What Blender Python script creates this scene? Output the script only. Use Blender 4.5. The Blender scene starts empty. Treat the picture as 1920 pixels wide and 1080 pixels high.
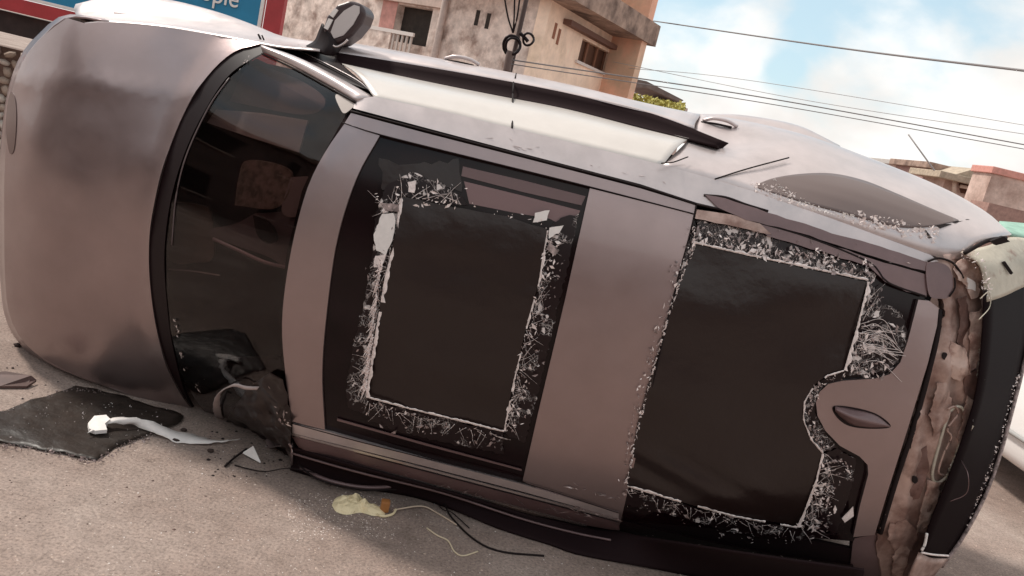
import bpy, bmesh, math, random
from mathutils import Vector, Matrix, noise
from mathutils.geometry import delaunay_2d_cdt
random.seed(7)
SC = bpy.context.scene
COL = SC.collection

# ---------------------------------------------------------------- camera, sky, sun, exposure
CF, CP, CR = 1500.0, math.radians(11.5), math.radians(13.5)
CAM = Vector((0, 0, 1.87))
FW = Vector((0, math.cos(CP), -math.sin(CP)))
UP0 = Vector((1, 0, 0)).cross(FW)
RT = math.cos(CR) * Vector((1, 0, 0)) + math.sin(CR) * UP0
UP = math.cos(CR) * UP0 - math.sin(CR) * Vector((1, 0, 0))
cd = bpy.data.cameras.new('camera'); cam = bpy.data.objects.new('camera', cd); COL.objects.link(cam)
cd.sensor_width = 36; cd.lens = CF / 1920 * 36; cd.clip_start = 0.05; cd.clip_end = 2000
M = Matrix((RT, UP, -FW)).transposed().to_4x4(); M.translation = CAM
cam.matrix_world = M
SC.camera = cam

SUN_EL, SUN_AZ = math.radians(52), math.radians(-70)     # azimuth from +Y towards +X
w = bpy.data.worlds.new('World'); SC.world = w; w.use_nodes = True
nt = w.node_tree; nt.nodes.clear()
def N(nt, t, **kw):
    n = nt.nodes.new(t)
    for k, v in kw.items():
        if k.startswith('i_'): n.inputs[k[2:].replace('_', ' ')].default_value = v
        else: setattr(n, k, v)
    return n
out = N(nt, 'ShaderNodeOutputWorld'); bg = N(nt, 'ShaderNodeBackground'); bg2 = N(nt, 'ShaderNodeBackground')
sky = N(nt, 'ShaderNodeTexSky', sky_type='NISHITA', sun_disc=False, sun_elevation=SUN_EL, sun_rotation=SUN_AZ)
bg.inputs['Strength'].default_value = 0.11
tint = N(nt, 'ShaderNodeMix', data_type='RGBA', blend_type='MIX'); tint.inputs[0].default_value = 0.55
nt.links.new(sky.outputs[0], tint.inputs[6]); tint.inputs[7].default_value = (5.6, 7.3, 7.7, 1)
nt.links.new(tint.outputs[2], bg.inputs[0])
tc = N(nt, 'ShaderNodeTexCoord'); mp = N(nt, 'ShaderNodeMapping')
mp.inputs['Scale'].default_value = (1, 1, 1.5)
n1 = N(nt, 'ShaderNodeTexNoise', i_Scale=7.0, i_Detail=7.0, i_Roughness=0.5, i_Distortion=0.15)
nt.links.new(tc.outputs['Generated'], mp.inputs[0]); nt.links.new(mp.outputs[0], n1.inputs['Vector'])
# openings in the cloud: each a direction in the sky with a size, its edge broken up by the noise
def D_(px, py): return (FW + RT * ((px - 960) / CF) + UP * ((540 - py) / CF)).normalized()
cur = None
HOLES = [(D_(1340, -20), .085), (D_(1560, -5), .085), (D_(1475, 130), .03), (D_(1700, -330), .25), (D_(900, -420), .30),
         (Vector((-.8, .3, .7)).normalized(), .4), (Vector((.7, -.5, .8)).normalized(), .4), (Vector((-.4, -.8, .6)).normalized(), .35), (Vector((.9, .5, .3)).normalized(), .2)]
for d_, r_ in HOLES:
    di = N(nt, 'ShaderNodeVectorMath', operation='DISTANCE'); nt.links.new(tc.outputs['Generated'], di.inputs[0]); di.inputs[1].default_value = d_
    dv = N(nt, 'ShaderNodeMath', operation='DIVIDE'); nt.links.new(di.outputs['Value'], dv.inputs[0]); dv.inputs[1].default_value = r_
    if cur is None: cur = dv.outputs[0]
    else:
        mi = N(nt, 'ShaderNodeMath', operation='SMOOTH_MIN'); nt.links.new(cur, mi.inputs[0]); nt.links.new(dv.outputs[0], mi.inputs[1]); mi.inputs[2].default_value = .25; cur = mi.outputs[0]
mr = N(nt, 'ShaderNodeMapRange'); nt.links.new(n1.outputs[0], mr.inputs[0]); mr.inputs[1].default_value = .3; mr.inputs[2].default_value = .7; mr.inputs[3].default_value = -.75; mr.inputs[4].default_value = .75
ad = N(nt, 'ShaderNodeMath', operation='ADD'); nt.links.new(cur, ad.inputs[0]); nt.links.new(mr.outputs[0], ad.inputs[1])
rp = N(nt, 'ShaderNodeMapRange', interpolation_type='SMOOTHSTEP'); nt.links.new(ad.outputs[0], rp.inputs[0]); rp.inputs[1].default_value = .35; rp.inputs[2].default_value = 1.45
n2 = N(nt, 'ShaderNodeTexNoise', i_Scale=6.0, i_Detail=5.0); nt.links.new(mp.outputs[0], n2.inputs['Vector'])
r2 = N(nt, 'ShaderNodeValToRGB')
r2.color_ramp.elements[0].position = 0.35; r2.color_ramp.elements[0].color = (0.74, 0.71, 0.68, 1)
r2.color_ramp.elements[1].position = 0.56; r2.color_ramp.elements[1].color = (0.89, 0.87, 0.845, 1)
nt.links.new(n2.outputs[0], r2.inputs[0]); nt.links.new(r2.outputs[0], bg2.inputs[0]); bg2.inputs[1].default_value = 1.0
mx = N(nt, 'ShaderNodeMixShader')
nt.links.new(rp.outputs[0], mx.inputs[0]); nt.links.new(bg.outputs[0], mx.inputs[1]); nt.links.new(bg2.outputs[0], mx.inputs[2])
nt.links.new(mx.outputs[0], out.inputs[0])

sd = bpy.data.lights.new('sun', 'SUN'); sd.energy = 2.6; sd.angle = math.radians(7); sd.color = (1, 0.93, 0.84)
sun = bpy.data.objects.new('sun', sd); COL.objects.link(sun)
sdir = Vector((math.sin(SUN_AZ) * math.cos(SUN_EL), math.cos(SUN_AZ) * math.cos(SUN_EL), math.sin(SUN_EL)))
sun.rotation_euler = (-sdir).to_track_quat('-Z', 'Y').to_euler(); sun.location = (0, 0, 10)
vs = SC.view_settings; vs.view_transform = 'Standard'; vs.look = 'None'; vs.exposure = 0.35; vs.gamma = 1; vs.use_curve_mapping = False

# ---------------------------------------------------------------- helpers
def ray(px, py): return FW + RT * ((px - 960) / CF) + UP * ((540 - py) / CF)
def G_(px, py): d = ray(px, py); return CAM + d * ((.004 - CAM.z) / d.z)
def aty(px, py, Y): d = ray(px, py); return CAM + d * (Y / d.y)
def atz(px, py, Z=0.0): d = ray(px, py); return CAM + d * ((Z - CAM.z) / d.z)
def onplane(px, py, P, n):
    d = ray(px, py); return CAM + d * ((P - CAM).dot(n) / d.dot(n))

Y0, ZC = 3.30, 1.03
def sstep(a, b, v):
    v = min(1, max(0, (v - a) / (b - a))); return v * v * (3 - 2 * v)
def S(x, z):
    """depth of the car's roof-side skin (roof, windscreen, bonnet) at length x and height z"""
    b = sstep(-2.2, -1.0, x)
    hw = 0.95 * (1 - b) + 0.70 * b
    t = (z - ZC) / hw
    u = (-0.95 + 0.13 * min(t * t, 1.8)) - x
    if u < 0: pr = 0.016 * u * u
    elif u < 0.84: pr = 0.53 * u - 0.02 * (1 - math.exp(-u * 8))
    else: pr = 0.425 + 0.15 * (u - .84) + 0.08 * (u - .84) ** 2
    if x < -2.2: pr += 0.42 * (x + 2.2) ** 2
    tt = min(abs(t), 1.45)
    k = 0.075 + 0.06 * sstep(0, 0.9, u)
    if x > 1.3: pr += 0.05 * (x - 1.3) ** 2
    return Y0 + pr + k * tt * tt + 0.022 * tt ** 6
def onS(px, py, off=0.0):
    d = ray(px, py); d = d / d.y
    Y = Y0 + 0.1
    for _ in range(40):
        p = CAM + d * Y
        Yn = S(p.x, p.z) + off
        if abs(Yn - Y) < 1e-5: return CAM + d * Yn
        Y = min(5.0, max(3.0, 0.45 * Y + 0.55 * Yn))
    best = (9, 4.2); Y = 3.25                       # steep nose: march along the ray to the first crossing
    while Y < 4.9:
        p = CAM + d * Y; g_ = S(p.x, p.z) + off - Y
        if g_ <= 0:
            lo, hi = Y - .02, Y
            for _ in range(14):
                m = (lo + hi) / 2; p = CAM + d * m
                if S(p.x, p.z) + off - m <= 0: hi = m
                else: lo = m
            return CAM + d * hi
        if g_ < best[0]: best = (g_, Y)
        Y += .02
    return CAM + d * best[1]

def mesh(name, verts, faces, mat, parent=None, smooth=False, mats=None, fm=None):
    me = bpy.data.meshes.new(name); me.from_pydata([tuple(v) for v in verts], [], faces)
    if mat: me.materials.append(mat)
    if smooth: me.polygons.foreach_set('use_smooth', [True] * len(me.polygons))
    me.update()
    o = bpy.data.objects.new(name, me); COL.objects.link(o)
    if parent: o.parent = parent; o.matrix_parent_inverse = parent.matrix_world.inverted()
    return o
def thing(name, label, cat, loc=(0, 0, 0), group=None):
    o = bpy.data.objects.new(name, None); COL.objects.link(o); o.location = loc
    o.empty_display_size = 0.1
    o.matrix_world = Matrix.Translation(Vector(loc))
    o['label'] = label; o['category'] = cat
    if group: o['group'] = group
    return o
def tag(o, label, cat, group=None):
    o['label'] = label; o['category'] = cat
    if group: o['group'] = group
    return o
def kind(o, k): o['kind'] = k; return o
def cr(pts, n, closed=False):
    """Catmull-Rom through pts, n samples evenly by chord length"""
    pts = [Vector(p) for p in pts]
    if closed: P = [pts[-1]] + pts + [pts[0], pts[1]]
    else: P = [pts[0] * 2 - pts[1]] + pts + [pts[-1] * 2 - pts[-2]]
    segs = len(P) - 3
    L = [0]
    for i in range(segs): L.append(L[-1] + max(1e-6, (P[i + 2] - P[i + 1]).length))
    res = []
    m = n if closed else n - 1
    for j in range(n):
        s = L[-1] * j / m; i = 0
        while i < segs - 1 and L[i + 1] < s: i += 1
        t = (s - L[i]) / (L[i + 1] - L[i]); a, b, c, d = P[i:i + 4]
        res.append(0.5 * ((2 * b) + (c - a) * t + (2 * a - 5 * b + 4 * c - d) * t * t + (3 * b - a - 3 * c + d) * t ** 3))
    return res
def dens(pts, step, closed=True):
    r = []; n = len(pts)
    for i in range(n if closed else n - 1):
        a, b = Vector(pts[i]), Vector(pts[(i + 1) % n]); k = max(1, int((b - a).length / step))
        for j in range(k): r.append(a.lerp(b, j / k))
    if not closed: r.append(Vector(pts[-1]))
    return r
def patch(name, poly, mat, parent=None, off=0.0, th=0.02, h=0.045, smooth=False, fn=None, step=14, jag=0, surf=None):
    """panel lying on the car skin: outline from the picture, real thickness"""
    if smooth: pp = cr([(a, b, 0) for a, b in poly], max(24, len(poly) * 7), True)
    else: pp = dens([(a, b, 0) for a, b in poly], step)
    if jag: pp = [p + Vector((random.uniform(-jag, jag), random.uniform(-jag, jag), 0)) for p in pp]
    q = [onS(p[0], p[1], off) for p in pp]
    b2 = [Vector((v.x, v.z)) for v in q]; nb = len(b2)
    x0, x1 = min(v.x for v in b2), max(v.x for v in b2); z0, z1 = min(v.y for v in b2), max(v.y for v in b2)
    def inside(p):
        c = False
        for i in range(nb):
            a, b = b2[i], b2[i - 1]
            if (a.y > p.y) != (b.y > p.y) and p.x < (b.x - a.x) * (p.y - a.y) / (b.y - a.y) + a.x: c = not c
        return c
    pts = list(b2); i = 0; x = x0 + h * .5
    while x < x1:
        z = z0 + h * .5
        while z < z1:
            p = Vector((x, z + (h * .5 if i % 2 else 0)))
            if inside(p) and min((p - b).length_squared for b in b2) > (h * .45) ** 2: pts.append(p)
            z += h
        x += h * .87; i += 1
    vo, _, fo, *_ = delaunay_2d_cdt(pts, [], [list(range(nb))], 1, 1e-6)
    V = []
    for p in vo:
        o_ = off + (fn(p.x, p.y) if fn else 0)
        V.append(Vector((p.x, S(p.x, p.y) + o_, p.y)))
    F = []
    for f in fo:
        f = list(f); a, b, c = V[f[0]], V[f[1]], V[f[2]]
        if (b - a).cross(c - a).y > 0: f.reverse()
        F.append(f)
    ec = {}
    for f in F:
        for i in range(len(f)): ec[(f[i], f[(i + 1) % len(f)])] = 1
    n = len(V)
    if th:
        V2 = [v + Vector((0, th, 0)) for v in V]
        F2 = [list(reversed([i + n for i in f])) for f in F]
        R = []; k = 2 * n; V3 = []
        for (a, b) in ec:                      # rim with its own vertices keeps the edge crisp
            if (b, a) not in ec:
                V3 += [V[a], V[b], V2[b], V2[a]]; R.append([k + 3, k + 2, k + 1, k]); k += 4
        o = mesh(name, V + V2 + V3, F + F2 + [list(reversed(r)) for r in R], mat, parent)
        o.data.polygons.foreach_set('use_smooth', [i < len(F) * 2 for i in range(len(o.data.polygons))])
    else: o = mesh(name, V, F, mat, parent, True)
    return o
def loft(name, rows, nu, nv, mat, parent=None, th=0.0, flip=False):
    """smooth surface through rows of 3-D points"""
    G = [cr(r, nu) for r in rows]
    cols = [cr([g[i] for g in G], nv) if len(G) > 2 else [G[0][i].lerp(G[1][i], j / (nv - 1)) for j in range(nv)] for i in range(nu)]
    V = [p for c in cols for p in c]; F = []
    for i in range(nu - 1):
        for j in range(nv - 1):
            a = i * nv + j; f = [a, a + nv, a + nv + 1, a + 1]
            F.append(list(reversed(f)) if flip else f)
    o = mesh(name, V, F, mat, parent, True)
    if th:
        m = o.modifiers.new('solid', 'SOLIDIFY'); m.thickness = th; m.offset = -1 if not flip else 1
    return o
def PY(*t): return [aty(a, b, c) for a, b, c in t]
def tube(name, pts, r, mat, parent=None, n=8, k=None, closed=False, taper=None):
    p = cr(pts, k or max(2, len(pts) * 5), closed) if len(pts) > 2 else [Vector(a) for a in pts]
    V = []; F = []; m = len(p)
    for i, c in enumerate(p):
        t = (p[(i + 1) % m] - p[i - 1]) if closed else (p[min(i + 1, m - 1)] - p[max(i - 1, 0)])
        t.normalize(); a = t.cross(Vector((0, 0, 1)))
        if a.length < .1: a = t.cross(Vector((1, 0, 0)))
        a.normalize(); b = t.cross(a)
        rr = r * (taper(i / max(1, m - 1)) if taper else 1)
        for j in range(n):
            g = 2 * math.pi * j / n; V.append(c + (a * math.cos(g) + b * math.sin(g)) * rr)
    for i in range(m if closed else m - 1):
        for j in range(n):
            i2 = (i + 1) % m
            F.append([i * n + j, i * n + (j + 1) % n, i2 * n + (j + 1) % n, i2 * n + j])
    if not closed: F.append(list(range(n))[::-1]); F.append([(m - 1) * n + j for j in range(n)])
    return mesh(name, V, F, mat, parent, True)
def box(name, c, s, mat, parent=None, rz=0.0, bev=0.0, R=None):
    bm = bmesh.new(); bmesh.ops.create_cube(bm, size=1)
    bmesh.ops.scale(bm, vec=Vector(s), verts=bm.verts)
    if bev: bmesh.ops.bevel(bm, geom=list(bm.edges), offset=bev, segments=2, affect='EDGES', profile=.6)
    bmesh.ops.transform(bm, matrix=Matrix.Translation(Vector(c)) @ (R.to_4x4() if R else Matrix.Rotation(rz, 4, 'Z')), verts=bm.verts)
    me = bpy.data.meshes.new(name); bm.to_mesh(me); bm.free(); me.materials.append(mat)
    o = bpy.data.objects.new(name, me); COL.objects.link(o)
    if parent: o.parent = parent; o.matrix_parent_inverse = parent.matrix_world.inverted()
    return o
def prism(name, poly, thv, mat, parent=None):
    """flat polygon of 3-D points given thickness along vector thv"""
    n = len(poly); V = [Vector(p) for p in poly]; V += [v + Vector(thv) for v in V]
    F = [list(range(n)), [n + i for i in range(n)][::-1]] + [[i, n + i, n + (i + 1) % n, (i + 1) % n] for i in range(n)]
    bm = bmesh.new(); vs_ = [bm.verts.new(v) for v in V]
    for f in F: bm.faces.new([vs_[i] for i in f])
    bmesh.ops.recalc_face_normals(bm, faces=bm.faces)
    me = bpy.data.meshes.new(name); bm.to_mesh(me); bm.free(); me.materials.append(mat)
    o = bpy.data.objects.new(name, me); COL.objects.link(o)
    if parent: o.parent = parent; o.matrix_parent_inverse = parent.matrix_world.inverted()
    return o

def cr2(l, n): return [(p[0], p[1]) for p in cr([(a, b, 0) for a, b in l], n)]
# ---------------------------------------------------------------- materials
def mat(name, col, rough=.6, metal=0, spec=.5, coat=0, var=None, vs_=6.0, bump=0, bs=60.0, dist=.01, c2=None, c2s=3.0, c2r=(.45, .6), trans=0, alpha=None, crough=.05):
    m = bpy.data.materials.new(name); m.use_nodes = True; nt = m.node_tree; b = nt.nodes['Principled BSDF']
    b.inputs['Roughness'].default_value = rough; b.inputs['Metallic'].default_value = metal
    b.inputs['Specular IOR Level'].default_value = spec; b.inputs['Coat Weight'].default_value = coat
    b.inputs['Coat Roughness'].default_value = crough
    tc = N(nt, 'ShaderNodeTexCoord')
    base = N(nt, 'ShaderNodeRGB'); base.outputs[0].default_value = (*col, 1); cur = base.outputs[0]
    if c2:
        no = N(nt, 'ShaderNodeTexNoise', i_Scale=c2s, i_Detail=8.0, i_Roughness=.62); nt.links.new(tc.outputs['Object'], no.inputs['Vector'])
        r = N(nt, 'ShaderNodeValToRGB'); r.color_ramp.elements[0].position, r.color_ramp.elements[1].position = c2r
        nt.links.new(no.outputs[0], r.inputs[0])
        mx = N(nt, 'ShaderNodeMix', data_type='RGBA'); nt.links.new(r.outputs[0], mx.inputs[0]); nt.links.new(cur, mx.inputs[6]); mx.inputs[7].default_value = (*c2, 1)
        cur = mx.outputs[2]
    if var:
        no = N(nt, 'ShaderNodeTexNoise', i_Scale=vs_, i_Detail=10.0, i_Roughness=.65); nt.links.new(tc.outputs['Object'], no.inputs['Vector'])
        mr = N(nt, 'ShaderNodeMapRange'); mr.inputs[1].default_value = .3; mr.inputs[2].default_value = .7
        mr.inputs[3].default_value = 1 - var; mr.inputs[4].default_value = 1 + var
        nt.links.new(no.outputs[0], mr.inputs[0])
        hs = N(nt, 'ShaderNodeVectorMath', operation='SCALE'); nt.links.new(cur, hs.inputs[0]); nt.links.new(mr.outputs[0], hs.inputs['Scale'])
        cur = hs.outputs[0]
    nt.links.new(cur, b.inputs['Base Color'])
    if bump:
        no = N(nt, 'ShaderNodeTexNoise', i_Scale=bs, i_Detail=6.0); nt.links.new(tc.outputs['Object'], no.inputs['Vector'])
        bu = N(nt, 'ShaderNodeBump', i_Strength=bump, i_Distance=dist); nt.links.new(no.outputs[0], bu.inputs['Height']); nt.links.new(bu.outputs[0], b.inputs['Normal'])
    return m
PAINT = mat('brown_grey_paint', (.335, .258, .254), .36, .82, .5, .4, var=.09, vs_=2.2, bump=.05, bs=6, dist=.02, crough=.06)
PAINT2 = mat('lit_body_paint', (.58, .50, .49), .38, .6, .5, .3, var=.14, vs_=5, bump=.05, bs=9, dist=.01, crough=.2)  # body paint lightened: light on the upper side put into the colour
TRIM = mat('dull_brown_trim', (.17, .105, .105), .38, .2, .5, .2, var=.15)
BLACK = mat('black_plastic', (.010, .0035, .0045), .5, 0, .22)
BELT = mat('belt_rubber_and_shade', (.016, .008, .009), .8, 0, .1)
SEAM = mat('seam_rubber', (.015, .009, .009), .7, 0, .2)
GLASSB = mat('black_roof_glass', (.008, .0025, .0035), .16, 0, .25, var=.4)
FILM = mat('black_film', (.019, .0105, .0095), .28, 0, .42, bump=.25, bs=3.5, dist=.05)
FILMG = mat('black_dusty_film', (.030, .022, .018), .42, 0, .4, var=.4, vs_=9, bump=.5, bs=12, dist=.02)
SHARD = mat('crushed_glass', (.80, .69, .66), .4, 0, .6, var=.25, vs_=40)
SHARD2 = mat('dull_crushed_glass', (.30, .23, .22), .35, 0, .5, var=.85, vs_=50)
METAL = mat('bare_inner_metal', (.47, .33, .285), .42, .35, .5, c2=(.24, .14, .115), c2s=7, c2r=(.42, .62), var=.2, bump=.3, bs=18, dist=.02)
METAL2 = mat('torn_cream_metal', (.50, .45, .37), .55, .1, .5, c2=(.3, .2, .16), c2s=9, c2r=(.55, .68), var=.2, bump=.4, bs=25)
CHROME = mat('bright_trim', (.62, .53, .51), .25, .7)
WHITE = mat('white_torn_foam', (.78, .72, .69), .7, var=.08, vs_=30)
RUB = mat('tyre_rubber', (.022, .019, .018), .8, bump=.3, bs=80)
RIM = mat('alloy_rim', (.4, .38, .37), .35, .8)
UNDER = mat('underbody', (.045, .035, .032), .8, var=.4)
SIDEG = mat('side_window_glass', (.64, .585, .545), .28, .25, .6, var=.06)  # pale sky reflection put into the glass colour
def glassmat(name, tint, refl):
    m = bpy.data.materials.new(name); m.use_nodes = True; nt = m.node_tree; nt.nodes.clear()
    o = N(nt, 'ShaderNodeOutputMaterial'); t = N(nt, 'ShaderNodeBsdfTransparent'); t.inputs[0].default_value = (*tint, 1)
    g = N(nt, 'ShaderNodeBsdfGlossy', i_Roughness=.03); lw = N(nt, 'ShaderNodeLayerWeight', i_Blend=.5); pw = N(nt, 'ShaderNodeMath', operation='POWER'); nt.links.new(lw.outputs['Facing'], pw.inputs[0]); pw.inputs[1].default_value = 5
    fr = N(nt, 'ShaderNodeMapRange'); nt.links.new(pw.outputs[0], fr.inputs[0]); fr.inputs[3].default_value = refl; fr.inputs[4].default_value = 1; mx = N(nt, 'ShaderNodeMixShader')
    nt.links.new(fr.outputs[0], mx.inputs[0]); nt.links.new(t.outputs[0], mx.inputs[1]); nt.links.new(g.outputs[0], mx.inputs[2]); nt.links.new(mx.outputs[0], o.inputs[0])
    return m
GLASS = glassmat('tinted_windscreen', (.62, .55, .54), .035)

def weather(m, lo, hi):
    nt = m.node_tree; b = nt.nodes['Principled BSDF']; tc = N(nt, 'ShaderNodeTexCoord')
    no = N(nt, 'ShaderNodeTexNoise', i_Scale=5.0, i_Detail=10.0, i_Roughness=.7); nt.links.new(tc.outputs['Object'], no.inputs['Vector'])
    mp = N(nt, 'ShaderNodeMapping'); mp.inputs['Scale'].default_value = (1.2, 20, 70); mp.inputs['Rotation'].default_value = (0, .12, 0); nt.links.new(tc.outputs['Object'], mp.inputs[0])
    n2 = N(nt, 'ShaderNodeTexNoise', i_Scale=4.0, i_Detail=4.0); nt.links.new(mp.outputs[0], n2.inputs['Vector'])
    a = N(nt, 'ShaderNodeMath', operation='MULTIPLY_ADD'); nt.links.new(n2.outputs[0], a.inputs[0]); a.inputs[1].default_value = .35; nt.links.new(no.outputs[0], a.inputs[2])
    mr = N(nt, 'ShaderNodeMapRange'); nt.links.new(a.outputs[0], mr.inputs[0]); mr.inputs[1].default_value = .5; mr.inputs[2].default_value = .85; mr.inputs[3].default_value = lo; mr.inputs[4].default_value = hi
    nt.links.new(mr.outputs[0], b.inputs['Roughness'])
weather(PAINT, .30, .40); weather(PAINT2, .32, .46)

# ---------------------------------------------------------------- ground
g = bpy.data.materials.new('dusty_asphalt'); g.use_nodes = True; nt = g.node_tree; b = nt.nodes['Principled BSDF']; b.inputs['Roughness'].default_value = .9
tc = N(nt, 'ShaderNodeTexCoord')
def nz(s, d=8, r=.6): 
    n = N(nt, 'ShaderNodeTexNoise', i_Scale=s, i_Detail=d, i_Roughness=r); nt.links.new(tc.outputs['Object'], n.inputs['Vector']); return n.outputs[0]
def ramp(i, e):
    r = N(nt, 'ShaderNodeValToRGB'); r.color_ramp.elements[0].position = e[0][0]; r.color_ramp.elements[0].color = (*e[0][1], 1)
    r.color_ramp.elements[1].position = e[-1][0]; r.color_ramp.elements[1].color = (*e[-1][1], 1)
    for p, c in e[1:-1]: x = r.color_ramp.elements.new(p); x.color = (*c, 1)
    nt.links.new(i, r.inputs[0]); return r.outputs[0]
base = ramp(nz(.9), [(.3, (.215, .156, .132)), (.48, (.275, .205, .175)), (.62, (.335, .262, .228)), (.75, (.41, .335, .295))])
def mixc(a, c, f, mode='MIX'):
    m = N(nt, 'ShaderNodeMix', data_type='RGBA', blend_type=mode)
    if isinstance(f, float): m.inputs[0].default_value = f
    else: nt.links.new(f, m.inputs[0])
    nt.links.new(a, m.inputs[6])
    if isinstance(c, tuple): m.inputs[7].default_value = (*c, 1)
    else: nt.links.new(c, m.inputs[7])
    return m.outputs[2]
fine = ramp(nz(75, 6, .7), [(.32, (.55, .52, .50)), (.5, (1, 1, 1)), (.68, (1.32, 1.30, 1.27))])
fine = mixc(fine, ramp(nz(9, 7, .7), [(.35, (.84, .83, .82)), (.5, (1, 1, 1)), (.68, (1.14, 1.13, 1.12))]), 1.0, 'MULTIPLY')
c = mixc(base, fine, 1.0, 'MULTIPLY')
c = mixc(c, (.17, .115, .095), ramp(nz(4.5, 9, .7), [(.60, (0, 0, 0)), (.74, (.4, .4, .4))]))
c = mixc(c, (.60, .50, .44), ramp(nz(38, 3, .5), [(.68, (0, 0, 0)), (.73, (.8, .8, .8))]))
nt.links.new(c, b.inputs['Base Color'])
bu = N(nt, 'ShaderNodeBump', i_Strength=.55, i_Distance=.012); nt.links.new(nz(70, 7, .65), bu.inputs['Height']); nt.links.new(bu.outputs[0], b.inputs['Normal'])
kind(mesh('ground', [(-400, -60, 0), (400, -60, 0), (400, 700, 0), (-400, 700, 0)], [[0, 1, 2, 3]], g), 'structure')
PEB = mat('pale_grit', (.50, .38, .31), .9, var=.4, vs_=9)
def grit(name, n, reg, smin, smax, m, seed, flat=.5):
    rnd = random.Random(seed); V = []; F = []
    for _ in range(n):
        p = atz(rnd.uniform(reg[0], reg[2]), rnd.uniform(reg[1], reg[3]))
        if p.y > 12 or p.y < 0: continue
        s = rnd.uniform(smin, smax) * (.5 + rnd.random() ** 2); k = len(V); a0 = rnd.random() * 6
        for j in range(5):
            a = a0 + j * 1.2566; rr = s * rnd.uniform(.7, 1.2); V.append(p + Vector((rr * math.cos(a), rr * math.sin(a), -.001)))
        V.append(p + Vector((rnd.uniform(-.2, .2) * s, rnd.uniform(-.2, .2) * s, s * flat)))
        F += [[k + j, k + (j + 1) % 5, k + 5] for j in range(5)]
    return kind(mesh(name, V, F, m), 'stuff')
grit('gravel', 1500, (-60, 700, 1300, 1100), .0015, .0055, PEB, 1)
grit('gravel', 500, (-60, 560, 700, 1000), .002, .007, mat('dark_grit', (.10, .06, .05), .9, var=.4), 2)
grit('gravel', 260, (1760, 880, 1960, 1100), .002, .006, PEB, 3)
# chalky scrape marks where the glass was ground into the road
grit('plastic_crumbs', 160, (380, 800, 640, 900), .003, .010, SEAM, 12, .5)
grit('plastic_crumbs', 60, (0, 620, 420, 760), .003, .009, SEAM, 13, .5)
grit('glass_crumbs', 800, (200, 820, 1250, 1080), .0012, .004, mat('glass_crumb', (.85, .78, .74), .3), 8, .6)
grit('glass_dust', 1300, (540, 925, 740, 1010), .0015, .006, mat('glass_dust', (.70, .60, .55), .8), 4, .2)

# ---------------------------------------------------------------- the overturned car
car = thing('overturned_car', 'brown grey people carrier lying on its side with shattered roof windows taped over in black', 'car', (0, 3.9, 0))
# inner dark cabin and hidden hull
def hull():
    secs = []
    for x, y0, y1, z0, z1 in [(-2.75, 4.62, 4.95, .10, 1.70), (-2.5, 4.50, 5.0, .05, 1.80), (-1.7, 4.60, 5.02, .04, 1.86), (-.6, 4.60, 5.04, .04, 1.88), (0, 4.30, 5.05, .03, 1.90), (1.6, 4.3, 5.05, .03, 1.88), (2.2, 4.3, 5.0, .06, 1.75)]:
        secs.append([Vector((x, *p)) for p in [(y0, z0 + .1), (y0, z1 - .1), (y0 + .1, z1), (y1 - .1, z1), (y1, z1 - .1), (y1, z0 + .1), (y1 - .1, z0), (y0 + .1, z0)]])
    V = [p for s in secs for p in s]; F = []; n = 8
    for i in range(len(secs) - 1):
        for j in range(n): F.append([i * n + j, i * n + (j + 1) % n, (i + 1) * n + (j + 1) % n, (i + 1) * n + j])
    F.append(list(range(n))); F.append([(len(secs) - 1) * n + j for j in range(n)][::-1])
    return mesh('underbody', V, F, UNDER, car)
hull()

SEAL = [(659, 207), (800, 243), (1000, 296), (1200, 348), (1305, 383)]
# base sheet of roof glass
patch('roof_glass', [(690, 245), (1100, 350), (1310, 395), (1640, 500), (1735, 545), (1722, 700), (1640, 940), (1600, 1015), (1160, 975), (980, 925), (600, 815), (600, 700), (625, 450), (660, 320)], GLASSB, car, off=.016, th=.01)
# body coloured panels of the roof
patch('roof_panel', cr2([(712, 254), (668, 335), (632, 450), (612, 590), (604, 700), (609, 806)], 26) + cr2([(548, 791), (535, 700), (529, 600), (544, 480), (574, 360), (608, 288), (646, 232)], 26), PAINT, car, th=.018, step=30, h=.05)
patch('roof_panel', [(1106, 353), (1301, 402), (1262, 560), (1215, 760), (1162, 985), (1070, 945), (980, 902), (1010, 770), (1060, 560)], PAINT, car, th=.018)
patch('roof_panel', cr and [(1722, 562), (1742, 564), (1760, 578), (1757, 610), (1740, 680), (1700, 810), (1665, 920), (1640, 1003), (1600, 1007), (1612, 950), (1628, 890), (1627, 872), (1612, 856), (1575, 836), (1548, 808), (1533, 780), (1530, 755), (1537, 735), (1553, 720), (1580, 714), (1640, 710), (1668, 702), (1688, 680), (1702, 640)], PAINT, car, off=-.004, th=.024, step=9)
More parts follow.
